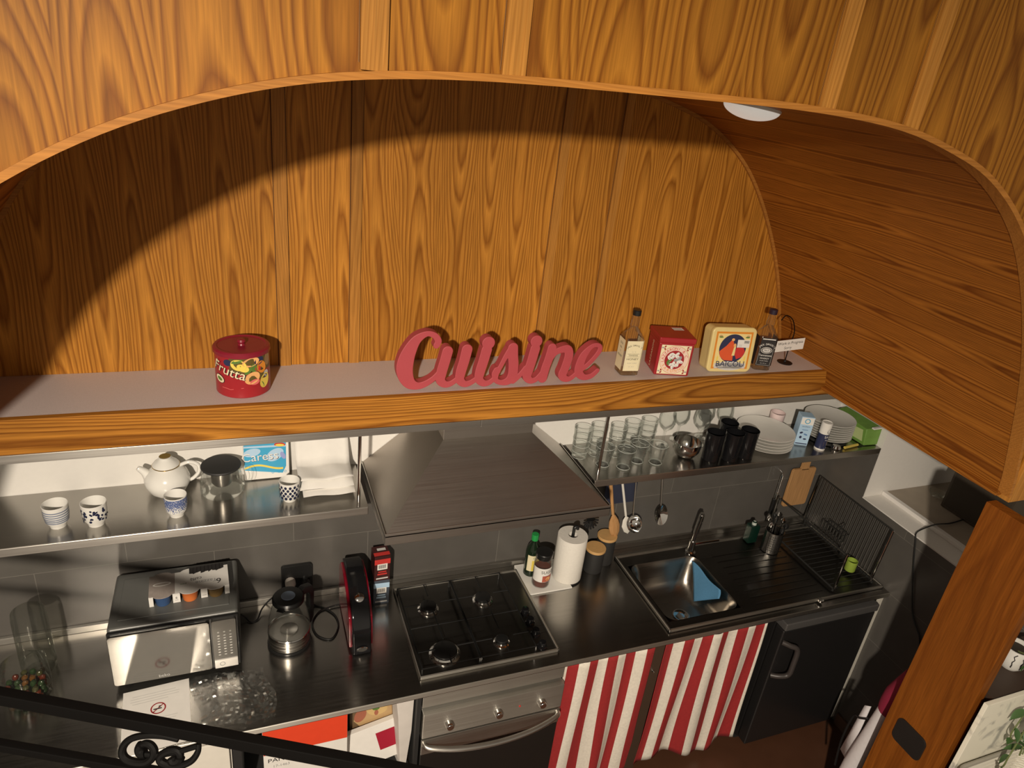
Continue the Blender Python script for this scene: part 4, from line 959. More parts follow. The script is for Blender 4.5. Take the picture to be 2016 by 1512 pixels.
# ================================================================== ON THE WORKTOP
# microwave
t = thing('microwave', 'silver fronted microwave oven at the left of the worktop', 'microwave', (-0.407,-0.02,ZK))
mw, md, z0, z1 = 0.418, 0.315, 0.022, 0.268
y0 = -md
DGREY = mat('dark_grey_enamel',(0.11,0.112,0.105),0.32,vary=0.08)
M().box(-mw/2,mw/2,y0+0.012,-0.01,z0,z1,DGREY).build('casing', t, bevel=0.012, seg=3)
m = M().box(-mw/2+0.03,mw/2-0.03,y0+0.05,-0.05,z1-0.001,z1+0.003,DGREY); m.build('top_panel', t, bevel=0.0028)
M().box(-mw/2,mw/2,y0-0.001,y0+0.014,z0,z1-0.006,BLACK).build('front_frame', t, bevel=0.006)
MIRR = mat('mirror_door_glass',(0.30,0.295,0.28),0.12,1.0,vary=0.02)
m = M().prism(rrect(0.318,0.224,0.012,5,-0.048,0.142), y0-0.010, y0, MIRR); dr = m.build('door', t, bevel=0.0015)
M().text('beko',0.018,-0.048,0.044,LGREY,TM(y=y0-0.0106)).build('badge', dr, smooth=0)
m = M().prism(rrect(0.082,0.224,0.008,4,0.158,0.142), y0-0.010, y0, mat('silver_panel',(0.10,0.096,0.088),0.3,0.6)); pn = m.build('control_panel', t, bevel=0.0015)
m = M(); T = TM(y=y0-0.0106)
for i in range(3):
    m.ell(0.138+0.02*i,0.200,0.0035,0.0035,LGREY,T)
    for j in range(8): m.ell(0.138+0.02*i,0.184-0.013*j,0.0045,0.0022,LGREY if (i+j)%3 else PAPER,T)
m.build('key_markings', pn, smooth=0)
b = M().box(0.119,0.198,y0-0.016,y0-0.009,0.034,0.074,mat('silver_button',(0.72,0.70,0.66),0.3,0.4)).build('door_button', t, bevel=0.002)
M().ring(0.145,0.054,0.007,0.0095,GREY,TM(y=y0-0.0164)).build('button_mark', b, smooth=0)
for x in (-0.17,0.17):
    for y in (y0+0.04,-0.05): M().cyl((x,y,0.0),0.014,0.024,BLACK,16).build('foot', t)
# coffee pots pack on the microwave
t = thing('capsule_pack', 'torn white card pack of coffee pots lying on the microwave', 'coffee pack', (-0.36,-0.180,ZK+0.272), R(3))
m = M()
yF, yB = -0.052, 0.058
m.box(-0.132,-0.048,yF,yB,0.040,0.0415,mat('grey_card',(0.36,0.31,0.28),0.8,vary=0.15,vscale=90)); m.box(-0.048,0.132,yF,yB,0.040,0.0415,PAPER)
for x in (-0.088,0.0,0.086):
    m.prism([(x+0.034*cos(a*pi/12+pi), yF+0.008+0.026*sin(a*pi/12+pi)) for a in range(13)],0.040,0.0416,PAPER if x > -0.05 else mat('grey_card',(0.36,0.31,0.28)),'xy')
    m.prism([(x+0.030*cos(a*pi/12), yB-0.004+0.016*sin(a*pi/12)) for a in range(13)],0.040,0.0416,PAPER if x > -0.05 else mat('grey_card',(0.36,0.31,0.28)),'xy')
for a,b in ((-0.132,-0.118),(-0.056,-0.032),(0.036,0.058),(0.116,0.132)): m.box(a,b,yF-0.004,yF-0.0025,0.0,0.041,PAPER)
m.box(-0.132,-0.1305,yF,yB,0.0,0.041,PAPER); m.box(0.1305,0.132,yF,yB,0.0,0.041,PAPER)
T = Matrix.Translation((0,0,0.0420)) @ Matrix.Rotation(pi,4,'Z') @ Matrix.Rotation(R(-90),4,'X')
m.text('6',0.038,-0.098,0.024,INK,T); m.text('Tazzine',0.024,-0.056,0.016,GREY,T); m.text('caff\u00e8',0.022,-0.022,-0.006,INK,T); m.text('gusto',0.010,0.02,0.012,GREENP,T)
# torn black flap at the back
for k in range(9):
    x = 0.0+0.013*k; m.flat([(x,yB-0.020-0.006*(k%2),0.0424),(x+0.014,yB-0.022+0.004*(k%3),0.0424),(x+0.014,yB+0.012,0.0424),(x,yB+0.014,0.0424)],INK)
Tf = TM(y=yF-0.0045); m.text('6',0.014,-0.044,0.022,INK,Tf); m.rect(-0.044,0.012,0.010,0.002,GREY,Tf); m.rect(0.047,0.012,0.014,0.002,GREY,Tf)
# oval tear-out on the grey flap
m.add([(-0.09+0.024*cos(a*pi/12)*k,0.006+0.008*sin(a*pi/12)*k,0.0421+0.0002*q) for q,k in ((0,1.25),(1,1.0)) for a in range(24)],[tuple(range(24))],PAPER)
m.add([(-0.09+0.024*cos(a*pi/12),0.006+0.006*sin(a*pi/12),0.0424) for a in range(24)],[tuple(range(24))],mat('grey_card',(0.36,0.31,0.28)))
m.build('card_sleeve', t, smooth=0)
for x, mt, lb in ((-0.088,mat('blue_pot',(0.045,0.10,0.24),0.25),'blue coffee pot'),(0.0,mat('orange_pot',(0.75,0.20,0.05),0.3),'orange coffee pot'),(0.086,mat('brown_pot',(0.17,0.105,0.035),0.4),'brown coffee pot')):
    o = M().lathe([(0,0.0),(0.023,0.0),(0.0245,0.003),(0.028,0.036),(0.030,0.039),(0,0.039)], mt, 30, (x,yF+0.010,0.0)).build('coffee_pot', t); o['label'] = lb
# paper notice lying in front of the microwave
t = thing('notice_sheet', 'white printed sheet with red no-smoking mark lying before the microwave', 'paper', (-0.475,-0.475,ZK+0.0008), R(4))
m = M().box(-0.105,0.105,-0.14,0.128,0.0,0.0006,PAPER)
T = Matrix.Translation((0,0,0.0009)) @ Matrix.Rotation(R(-90),4,'X')
rng = random.Random(5)
for k in range(13):
    if k in (4,5): continue
    zz = 0.098-0.011*k
    if zz < 0.06: break
    m.rect(-0.01+rng.uniform(-0.01,0.01),zz,0.12+rng.uniform(-0.05,0.04),0.0026,LGREY,T)
m.ring(0.005,0.026,0.020,0.0245,mat('notice_red',(0.30,0.015,0.02),0.6),T); m.flat([(0.020,0,0.042),(0.022,0,0.039),(-0.010,0,0.010),(-0.013,0,0.013)],mat('notice_red',(0.30,0.015,0.02)),T)
m.rect(0.003,0.024,0.026,0.005,INK,T,y=-0.0002); m.ell(0.010,0.033,0.004,0.003,INK,T,y=-0.0002)
for k in range(5): m.rect(0.0,-0.016-0.011*k,0.13-0.01*k,0.0022,LGREY,T)
m.build('sheet', t, smooth=0)
# crumpled clear film
m = M(); v = []; f = []; N = 26
for j in range(N+1):
    for i in range(N+1):
        u, w = i/N, j/N; x = -0.355+0.25*u+0.02*sin(5*w); y = -0.590+0.235*w+0.012*sin(6*u)
        z = 0.003+0.014*(0.5+0.5*noise.noise(Vector((u*7,w*7,1.3))))+0.014*abs(noise.noise(Vector((u*17,w*15,4))))
        v.append((x,y,z))
for j in range(N):
    for i in range(N): a = j*(N+1)+i; f.append((a,a+1,a+N+2,a+N+1))
m.add(v,f,glass('clear_film',(0.97,0.97,0.97),0.9,0.03,0.6,0.14)); tag(m.build('plastic_film', loc=(0,0,ZK), smooth=12), 'crumpled clear plastic film on the worktop right of the printed sheet', 'plastic film')
# kettle
t = thing('glass_kettle', 'glass electric kettle with black lid and steel base', 'kettle', (-0.022,-0.245,ZK))
M().cyl((0,0,0),0.082,0.014,BLACK,44).build('power_base', t, bevel=0.003)
m = M().lathe([(0.076,0.014),(0.078,0.016),(0.078,0.028),(0.0765,0.029),(0.0765,0.032),(0.078,0.033),(0.078,0.044),(0.0765,0.045),(0.0765,0.048),(0.078,0.049),(0.077,0.062),(0.0,0.062)], STEEL, 48); m.build('steel_base', t)
M().lathe([(0.0,0.0625),(0.030,0.0635),(0.034,0.066)], mat('heating_plate',(0.62,0.60,0.56),0.28,0.9), 36).build('heating_plate', t)
M().lathe([(0.077,0.060),(0.079,0.075),(0.076,0.12),(0.064,0.175),(0.055,0.205),(0.054,0.215)], GLASS, 48).build('glass_body', t)
M().lathe([(0.0765,0.061),(0.0795,0.064),(0.0795,0.069),(0.077,0.072)], CHROME, 48).build('collar', t)
l = M().lathe([(0.055,0.206),(0.059,0.210),(0.059,0.222),(0.054,0.229),(0,0.231)], BLACK, 44).build('lid', t)
M().lathe([(0.0,0.2325),(0.024,0.2325),(0.026,0.231)], mat('grey_blue_disc',(0.22,0.29,0.40),0.4), 30).build('lid_button', l)
T = TM(rz=R(35))
M().prism([(0.052,0.225),(0.052,0.200),(0.085,0.196),(0.094,0.18),(0.090,0.06),(0.076,0.05),(0.076,0.034),(0.100,0.036),(0.112,0.06),(0.116,0.19),(0.105,0.222),(0.07,0.232)], -0.013, 0.013, BLACK, 'xz', T).build('handle', t, bevel=0.004)
M().prism([(-0.050,0.198),(-0.074,0.214),(-0.050,0.212)], -0.014, 0.014, BLACK, 'xz', TM(rz=R(60))).build('spout', t, bevel=0.002)
# socket with plugs
t = thing('wall_socket', 'black wall socket holding a white plug behind the kettle', 'socket', (0.028,-0.0,ZK+0.115))
M().prism(rrect(0.125,0.130,0.012,4,0,0), -0.016, -0.0005, BLACK).build('plate', t, bevel=0.003)
M().lathe([(0.021,0.0),(0.021,0.022),(0.014,0.034),(0.008,0.048),(0,0.05)], mat('white_plug',(0.72,0.66,0.60),0.45), 24, T=TM(x=-0.028,y=-0.016,z=-0.012,rx=R(90))).build('white_plug', t)
M().lathe([(0.020,0.0),(0.020,0.026),(0.012,0.040),(0,0.042)], BLACK, 24, T=TM(x=0.032,y=-0.016,z=-0.020,rx=R(90))).build('black_plug', t)
# power cords
m = M().tube(smoothpath([(0.060,-0.058,1.000),(0.068,-0.072,0.97),(0.075,-0.075,0.93),(0.095,-0.075,0.9045),(0.130,-0.10,0.9045),(0.165,-0.15,0.9045),(0.170,-0.215,0.9045),(0.135,-0.275,0.9045),(0.085,-0.245,0.9045),(0.072,-0.175,0.9045),(0.105,-0.115,0.9045),(0.150,-0.10,0.907),(0.20,-0.095,0.909)],8),0.0036,BLACK,8)
tag(m.build('looped_cable'), 'black cord looped on the worktop between kettle and coffee machine', 'cord')
m = M().tube(smoothpath([(-0.205,-0.08,0.935),(-0.18,-0.09,0.915),(-0.16,-0.11,0.904),(-0.135,-0.10,0.905),(-0.115,-0.06,0.92),(-0.08,-0.04,0.945),(-0.03,-0.03,0.965)],8),0.0032,BLACK,8)
tag(m.build('short_cable'), 'short black cord running from the microwave towards the socket', 'cord')
# coffee machine
t = thing('coffee_machine', 'slim glossy black and dark red coffee capsule machine', 'coffee machine', (0.238,-0.03,ZK))
side = [(-0.03,0.0),(-0.03,0.20),(-0.045,0.235),(-0.085,0.255),(-0.14,0.258),(-0.20,0.245),(-0.27,0.205),(-0.315,0.16),(-0.335,0.125),(-0.340,0.08),(-0.350,0.03),(-0.357,0.012),(-0.35,0.0)]
sm = [(p.x,p.y) for p in smoothpath([(a,b,0) for a,b in side],4,True)]
M().prism(side, -0.036, 0.036, GLOSSB, 'yz').build('body', t, bevel=0.009, seg=3)
DRED = mat('dark_red_gloss',(0.17,0.005,0.014),0.15)
s2 = [(-0.036,0.012),(-0.036,0.20),(-0.07,0.236),(-0.14,0.240),(-0.20,0.226),(-0.265,0.188),(-0.305,0.150),(-0.315,0.10),(-0.325,0.02)]
for x0, x1 in ((-0.046,-0.034),(0.034,0.046)): M().prism(s2, x0, x1, DRED, 'yz').build('side_panel', t, bevel=0.004)
M().lathe([(0,0.0),(0.018,0.0),(0.018,0.006),(0.012,0.009),(0,0.009)], CHROME, 24, T=TM(y=-0.262,z=0.208,rx=R(38))).build('button', t)
M().lathe([(0.0,0.0),(0.020,0.0),(0.022,0.003),(0.018,0.006),(0,0.006)], CHROME, 24, T=TM(y=-0.352,z=0.032,rx=R(88)) @ Matrix.Diagonal((1,0.5,1,1))).build('chrome_badge', t)
# capsule boxes
def cbox(label, loc, mt, band, rz):
    t = thing('capsule_box', label, 'box', loc, rz)
    M().box(-0.033,0.033,-0.035,0.035,0,0.125,mt).build('carton', t, bevel=0.001)
    m = M(); T = TM(y=-0.0356)
    m.rect(0.0,0.098,0.066,0.026,band,T); m.rect(0.0,0.072,0.042,0.030,PAPER,T,y=-0.0002)
    for k in range(10): m.rect(-0.014+0.003*k,0.073,0.0014+0.0007*(k%3==0),0.018,INK,T,y=-0.0005)
    m.rect(0,0.046,0.034,0.006,band,T); m.rect(0,0.034,0.040,0.008,band,T); m.rect(0,0.012,0.05,0.007,LGREY,T)
    T2 = Matrix.Translation((0,0,0.1256)) @ Matrix.Rotation(R(-90),4,'X'); m.rect(0.0,-0.018,0.066,0.022,band,T2); m.rect(0.004,0.012,0.036,0.016,LGREY,T2)
    m.build('print', t, smooth=0); return t
cbox('lower grey blue capsule box under the red one', (0.362,-0.085,ZK), mat('slate_print',(0.06,0.075,0.10),0.4), LBLUE, R(-2))
cbox('red and black capsule box standing on the blue one', (0.360,-0.085,ZK+0.1255), mat('black_red_print',(0.05,0.012,0.012),0.35), REDP, R(2))
# white tile with bottles
tag(M().box(1.008,1.218,-0.226,-0.022,0.0,0.008,CER).build('white_trivet', loc=(0,0,ZK+0.0005), bevel=0.002), 'square white tile under the sauce bottle and jar', 'tile')
t = thing('oil_bottle', 'dark oil bottle with green cap and yellow label', 'bottle', (1.062,-0.088,ZK+0.0085), R(12))
M().lathe([(0,0.0),(0.030,0.0),(0.033,0.004),(0.033,0.130),(0.028,0.150),(0.015,0.172),(0.013,0.198),(0,0.198)], mat('dark_green_glass',(0.010,0.020,0.010),0.08), 36).build('body', t)
m = M(); i0 = 0; m.rect(0,0.078,0.085,0.086,CREAM); m.rect(0.010,0.068,0.062,0.060,YELP,y=-0.0003); m.ell(0.012,0.060,0.014,0.018,GREENP,y=-0.0006); m.text('OLIO',0.014,0.0,0.108,GREENP,y=-0.0004); m.rect(0.012,0.084,0.03,0.004,GREENP,y=-0.0006)
m2 = M(); 
def grid_rect(m, cx, cz, w, h, mt, y, n=12):
    for k in range(n): m.rect(cx-w/2+w*(k+0.5)/n, cz, w/n, h, mt, y=y)
m = M(); grid_rect(m,0,0.078,0.085,0.086,CREAM,-0.0005); grid_rect(m,0.010,0.066,0.060,0.058,YELP,-0.001); m.ell(0.012,0.060,0.012,0.018,GREENP,y=-0.0016); m.text('OLIO',0.014,0.0,0.108,GREENP,y=-0.0012); m.bend(0,0.033); m.build('label', t, smooth=0)
M().cyl((0,0,0.190),0.0165,0.032,mat('green_cap',(0.02,0.30,0.07),0.4),28).build('cap', t, bevel=0.002)
t = thing('spice_jar', 'glass jar of dark sauce with black lid before the oil bottle', 'jar', (1.082,-0.165,ZK+0.0085))
M().lathe([(0.0,0.002),(0.038,0.0),(0.041,0.006),(0.041,0.125),(0.036,0.142),(0.035,0.155)], GLASS, 40).build('glass', t)
M().lathe([(0,0.004),(0.036,0.003),(0.0385,0.008),(0.0385,0.095),(0,0.096)], mat('dark_sauce',(0.11,0.028,0.018),0.35), 36).build('contents', t)
m = M(); grid_rect(m,-0.010,0.075,0.105,0.075,PAPER,-0.0006,14); grid_rect(m,0.012,0.056,0.05,0.034,mat('brick_print',(0.42,0.10,0.06)),-0.0011,8); m.text('SUGO',0.022,0.008,0.092,INK,y=-0.0012); m.ell(0.014,0.056,0.012,0.010,PEACH,y=-0.0016); m.bend(0,0.041); m.build('label', t, smooth=0)
M().lathe([(0.0385,0.152),(0.0395,0.154),(0.0395,0.176),(0.037,0.179),(0,0.179)], BLACK, 40).build('lid', t)
# kitchen roll
t = thing('kitchen_roll', 'white kitchen paper roll upright on a black stand', 'kitchen roll', (1.224,-0.142,ZK))
M().cyl((0,0,0),0.07,0.008,BLACK,40).build('stand_base', t, bevel=0.002)
M().tube(smoothpath([(0,0,0.006),(0,0,0.15),(0,0,0.262),(0.004,0,0.280),(0.016,0,0.282),(0.018,0,0.268)],4),0.0075,BLACK,12).build('stand_rod', t)
m = M().lathe([(0.022,0.010),(0.068,0.010),(0.069,0.012),(0.069,0.238),(0.068,0.240),(0.022,0.240),(0.022,0.010)], mat('soft_tissue',(0.74,0.71,0.65),0.9,bump=0.4,vscale=110), 48); m.build('paper', t)
m = M(); v = []; f = []
for j in range(8):
    for i in range(5):
        v.append((-0.069-0.016*sin(i/4*pi*0.5), 0.0-0.018*i+0.0, 0.012+0.16*j/7+0.02*(i/4)))
for j in range(7):
    for i in range(4): a = j*5+i; f.append((a,a+1,a+6,a+5))
# canisters
for x, y, h, lb in ((1.372,-0.120,0.118,'shorter black canister with bamboo lid beside the kitchen roll'),(1.452,-0.075,0.142,'taller black canister with bamboo lid under the wooden spoon')):
    t = thing('canister', lb, 'canister', (x,y,ZK))
    M().lathe([(0,0.0),(0.043,0.0),(0.045,0.003),(0.045,h-0.002),(0,h-0.002)], MATTB, 40).build('body', t)
    M().lathe([(0.0465,h-0.002),(0.048,h),(0.048,h+0.010),(0.046,h+0.012),(0,h+0.012)], CORK, 40).build('lid', t)
# utensil rail with hanging tools
t = thing('utensil_rail', 'dark rail under the right steel shelf from which utensils hang', 'rail', (0,0,0))
M().tube([(1.27,-0.045,1.462),(2.06,-0.045,1.462)],0.005,IRON,10).build('bar', t)
for x in (1.28,2.05): M().tube([(x,-0.045,1.462),(x,-0.001,1.462)],0.004,IRON,8).build('bracket', t)
def hang(name, label, cat, x, ang=0.0): return thing(name, label, cat, (x,-0.058,1.462), rot=(R(-3),ang,0))
t = hang('wooden_spoon','pale wooden spoon hanging beside the hood corner','spoon',1.392,R(-13))
M().tube([(0,0,-0.01),(0,0,-0.14),(0,0,-0.30)],0.0085,WOODU,12,rs=[0.008,0.009,0.0075]).build('handle', t)
M().lathe([(0.0,-0.07),(0.014,-0.062),(0.026,-0.035),(0.029,0.0),(0.024,0.03),(0.010,0.06),(0.0,0.068)], WOODU, 28, T=Matrix.Translation((0,-0.004,-0.365)) @ Matrix.Diagonal((1,0.42,1,1))).build('spoon_head', t)
t = hang('ladle','round steel ladle hanging right of the wooden spoon','ladle',1.545,R(-5))
M().tube(smoothpath([(0,0,0.0),(0,0,-0.02),(0,0.0,-0.2),(0,-0.002,-0.31)],5),0.0042,STEEL,10).build('handle', t)
M().lathe([(0,-0.030),(0.020,-0.027),(0.036,-0.014),(0.042,0.0),(0.0405,0.001),(0.034,-0.011),(0.018,-0.023),(0,-0.026)], CHROME, 36, T=TM(y=-0.020,z=-0.352,rx=R(62))).build('bowl', t)
t = hang('white_spoon','white plastic spoon partly hidden behind the wooden spoon','spoon',1.455,R(-15))
WPL = mat('cream_plastic',(0.70,0.68,0.62),0.4)
M().tube([(0,0.012,0.0),(0,0.012,-0.33)],0.006,WPL,10).build('handle', t)
M().lathe([(0.0,-0.055),(0.02,-0.035),(0.028,0.0),(0.018,0.035),(0.0,0.055)], WPL, 26, T=Matrix.Translation((0,0.012,-0.385)) @ Matrix.Diagonal((1,0.3,1,1))).build('spoon_head', t)
t = hang('serving_spoon','big steel serving spoon hanging alone on the dark wall','spoon',1.683,R(-8))
M().tube([(0,0,0.0),(0,0,-0.28)],0.005,STEEL,10,rs=[0.007,0.0045]).build('handle', t)
M().lathe([(0,-0.014),(0.018,-0.012),(0.031,-0.004),(0.036,0.002),(0.030,-0.001),(0.017,-0.008),(0,-0.010)], CHROME, 32, T=Matrix.Translation((0,-0.006,-0.335)) @ Matrix.Rotation(R(80),4,'X') @ Matrix.Diagonal((1,1.45,1,1))).build('spoon_head', t)
t = hang('pot_holder','dark navy cloth pot holder hanging behind the wooden spoon','pot holder',1.500,0)
m = M(); v, f = pillow(-0.085,0.085,-0.115,0.115,-0.006,0.006,NAVY); m.add(v,f,mat('navy_cloth',(0.02,0.025,0.05),0.9),TM(y=0.030,z=-0.14,rx=R(90))); m.build('pad', t, smooth=60)
M().tube([(0,0.03,-0.03),(0,0.02,0.0)],0.003,NAVY,8).build('loop', t)
t = hang('dish_brush','dark slotted turner hanging behind the kitchen roll under the hood','turner',1.318,R(-5))
M().tube([(0,0,0.0),(0,0,-0.29)],0.006,BLACK,10).build('handle', t)
m = M()
for k in range(9): a = pi+pi*k/8; m.tube([(0,0,-0.31),(0.038*cos(a),-0.004,-0.315+0.042*sin(a))],0.0045,BLACK,8)
m.lathe([(0,-0.012),(0.018,-0.008),(0.02,0.008),(0,0.012)],BLACK,18,(0,0,-0.31)); m.build('head', t)
# cutting board hanging
t = thing('cutting_board', 'small wooden cutting board hanging on the dark wall above the dish rack', 'cutting board', (2.628,-0.022,1.03))
m = M().prism(rrect(0.158,0.235,0.014,4,0,0.1175), -0.008, 0.008, WOODU, 'xz'); m.build('board', t, bevel=0.003)
M().prism([(-0.027,0.225),(0.027,0.225),(0.024,0.25),(0.027,0.345),(0.015,0.352),(-0.015,0.352),(-0.027,0.345),(-0.024,0.25)], -0.008, 0.008, WOODU, 'xz').build('handle', t, bevel=0.003)
t = thing('sharpening_steel', 'thin steel rod hanging left of the cutting board', 'knife steel', (2.478,-0.03,1.03))
M().tube([(0,0,0.21),(0,0,0.06)],0.006,CHROME,10).build('rod', t); M().tube([(0,0,0.06),(0,0,-0.03)],0.010,BLACK,12).build('handle', t)
M().tube(smoothpath([(0,0,0.21),(0.004,0.006,0.222),(0.006,0.028,0.225)],4),0.003,CHROME,8).build('hook', t)
# utensil crock
t = thing('utensil_holder', 'perforated steel cutlery holder full of tools on the drainer', 'utensil holder', (2.362,-0.200,ZK+0.0105))
M().lathe([(0,0.0),(0.046,0.0),(0.047,0.004),(0.047,0.118),(0.048,0.121),(0.046,0.121),(0.0455,0.004),(0,0.003)], steel('holder_steel',(0.55,0.53,0.5),0.28,2), 40).build('pot', t)
m = M()
for c_ in range(9):
    a = -2.6+0.24*c_
    for j in range(7):
        T = Matrix.Translation((0.0475*cos(a),0.0475*sin(a),0.022+0.0135*j)) @ Matrix.Rotation(a+pi/2,4,'Z') @ Matrix.Rotation(R(24),4,'Y')
        m.rect(0,0,0.0065,0.0036,INK,T)
m.build('slots', t, smooth=0)
rng = random.Random(2)
for k, (a, L, mt, hd_) in enumerate(((2.2,0.165,CHROME,0.011),(0.2,0.16,CHROME,0.014),(1.3,0.17,BLACK,0.010),(-0.6,0.15,BLACK,0.013),(3.3,0.155,CHROME,0.012),(-1.6,0.14,BLACK,0.012),(0.9,0.18,CHROME,0.009))):
    o = M().tube([(0.02*cos(a),0.02*sin(a),0.006),(0.042*cos(a),0.042*sin(a),L)],0.004,mt,8)
    o.lathe([(0,-0.02),(hd_,-0.006),(hd_,0.006),(0,0.02)], mt, 18, T=Matrix.Translation((0.045*cos(a),0.045*sin(a),L+0.006)))
    o = tag(o.build('cutlery', loc=(2.362,-0.200,ZK+0.0115)), ('steel' if mt is CHROME else 'black')+' tool in the cutlery holder, '+('leaning left','leaning right','standing at the back','leaning front right','leaning far left','leaning to the front','tallest at back right')[k], 'utensil', 'tools in the cutlery holder')
m = M().box(-0.028,0.028,-0.022,0.022,0,0.105,mat('dark_green_plastic',(0.004,0.022,0.014),0.25)); m.lathe([(0.012,0.105),(0.012,0.125),(0,0.126)],mat('pale_cap',(0.5,0.55,0.5),0.4),18)
tag(m.build('dish_soap', loc=(2.300,-0.115,ZK+0.0105), bevel=0.005), 'dark green soap bottle standing left of the cutlery holder', 'bottle')
# dish rack
t = thing('dish_rack', 'black wire dish rack leaning at the right end of the drainer', 'dish rack', (0,0,ZK+0.010))
rx0, rx1, ry0, ry1 = 2.462, 2.715, -0.545, -0.06
WIRE = mat('rack_wire',(0.045,0.045,0.043),0.4,0.5)
m = M().tube([(rx0,ry0,0.014),(rx1,ry0,0.014),(rx1,ry1,0.014),(rx0,ry1,0.014)],0.005,WIRE,8,close=True)
for k in range(1,16): y = ry0+(ry1-ry0)*k/16; m.tube([(rx0,y,0.014),(rx1,y,0.014)],0.002,WIRE,6)
for x in (rx0,rx1):
    for y in (ry0,ry1): m.tube([(x,y,0.014),(x,y,0.0)],0.005,WIRE,8)
m.build('base_frame', t)
for y in (ry0,ry1):
    M().tube(smoothpath([(rx0+0.01,y,0.014),(rx0+0.012,y,0.20),(rx0+0.02,y,0.205)],3),0.0055,CHROME,8).build('post', t)
    M().tube([(rx1-0.012,y,0.014),(rx1+0.006,y,0.315)],0.0055,CHROME,8).build('post', t)
m = M().tube([(rx1+0.006,ry0,0.315),(rx1+0.006,ry1,0.315)],0.004,WIRE,8); m.tube([(rx0+0.02,ry0,0.205),(rx0+0.02,ry1,0.205)],0.004,WIRE,8)
for k in range(24): y = ry0+(ry1-ry0)*(k+0.5)/24; m.tube([(rx1-0.012,y,0.014),(rx1+0.003,y,0.26),(rx1+0.006,y,0.315)],0.0017,WIRE,6)
m.build('back_wires', t)
m = M().tube(smoothpath([(rx1-0.03,-0.24,0.16),(rx1-0.03,-0.36,0.16),(rx1-0.07,-0.36,0.16),(rx1-0.07,-0.24,0.16)],1,True),0.003,WIRE,6,close=True)
for k in range(7): y = -0.24-0.02*k; m.tube([(rx1-0.03,y,0.16),(rx1-0.03,y,0.10),(rx1-0.07,y,0.10),(rx1-0.07,y,0.16)],0.002,WIRE,6)
m.tube([(rx1-0.03,-0.30,0.16),(rx1-0.003,-0.30,0.18)],0.003,WIRE,6); m.build('cutlery_basket', t)
m = M().lathe([(0,0.002),(0.024,0.0),(0.026,0.004),(0.026,0.058),(0.024,0.058),(0.023,0.006),(0,0.005)], mat('lime_plastic',(0.30,0.42,0.06),0.45), 30)
tag(m.build('lime_cup', loc=(2.655,-0.452,ZK+0.0275)), 'lime green plastic cup standing in the dish rack', 'cup')
# glass jars at far left
GREYG = glass('grey_jar_glass', (0.80,0.80,0.77), 0.6, 0.03)
t = thing('glass_jar', 'tall clear glass jar at the far left of the worktop', 'jar', (-0.872,-0.165,ZK))
M().lathe([(0,0.003),(0.045,0.001),(0.052,0.008),(0.055,0.05),(0.053,0.245),(0.050,0.268),(0.040,0.276),(0,0.277)], GREYG, 44).build('glass', t)
M().lathe([(0.046,0.03),(0.054,0.03),(0.056,0.036),(0.054,0.042)], GREYG, 40).build('ring', t)
t = thing('sweet_jar', 'round glass jar of coloured wrapped sweets near the railing', 'jar', (-0.885,-0.285,ZK))
M().lathe([(0,0.003),(0.060,0.001),(0.072,0.012),(0.076,0.07),(0.073,0.125),(0.070,0.140)], GLASSD, 44).build('glass', t)
M().lathe([(0.072,0.140),(0.074,0.146),(0.060,0.154),(0.030,0.158),(0,0.159)], GLASSD, 40).build('lid', t)
rng = random.Random(4); cols = [mat('sweet_red',(0.10,0.018,0.008),0.12),mat('sweet_green',(0.022,0.045,0.015),0.12),mat('sweet_amber',(0.12,0.05,0.01),0.12),mat('sweet_olive',(0.05,0.05,0.018),0.12)]
s0 = []
for q in range(4):
    o = M().lathe([(0,-0.011),(0.008,-0.008),(0.0105,0.0),(0.008,0.008),(0,0.011)], cols[q], 12).build('wrapped_sweet', smooth=50)
    s0.append(o); C.objects.unlink(o)
k2 = 0
for lay in range(3):
    for rad, cnt in ((0.0,1),(0.025,6),(0.050,12)):
        for i in range(cnt):
            a = 2*pi*i/cnt+lay*0.4; src = s0[rng.randrange(4)]; o = src.copy(); C.objects.link(o)
            o.location = (-0.885+rad*cos(a), -0.285+rad*sin(a), ZK+0.016+0.0225*lay); o.rotation_euler = (rng.uniform(0,0.5),rng.uniform(0,0.5),rng.uniform(0,3))
            o['label'] = 'wrapped sweet inside the round glass jar'; o['category'] = 'sweet'; o['group'] = 'sweets in the glass jar'
for o in s0: bpy.data.objects.remove(o)
# ================================================================== UNDER THE WORKTOP
# oven
t = thing('oven', 'built-in steel oven with dark glass door below the hob', 'oven', (0.727,0,0))
ow = 0.296
M().box(-ow,ow,-0.585,-0.03,0.15,0.868,mat('oven_body',(0.06,0.058,0.055),0.4)).build('casing', t)
M().box(-ow,ow,-0.600,-0.585,0.795,0.866,STEELO).build('top_trim', t, bevel=0.002)
pn = M().box(-ow,ow,-0.622,-0.585,0.650,0.780,STEELO).build('control_panel', t, bevel=0.004)
for x in (-0.19,0.012,0.20): M().lathe([(0.018,0),(0.017,0.012),(0.015,0.022),(0.013,0.024),(0,0.024)], CHROME, 28, T=TM(x=x,y=-0.622,z=0.708,rx=R(90))).build('knob', pn)
M().lathe([(0.004,0),(0.004,0.002),(0,0.002)], REDP, 12, T=TM(x=0.105,y=-0.622,z=0.712,rx=R(90))).build('pilot_light', pn)
dr = M().box(-ow,ow,-0.618,-0.585,0.17,0.640,mat('oven_glass',(0.014,0.013,0.012),0.08)).build('door', t, bevel=0.004)
M().box(-ow,ow,-0.622,-0.612,0.560,0.642,STEEL).build('door_rail', dr, bevel=0.003)
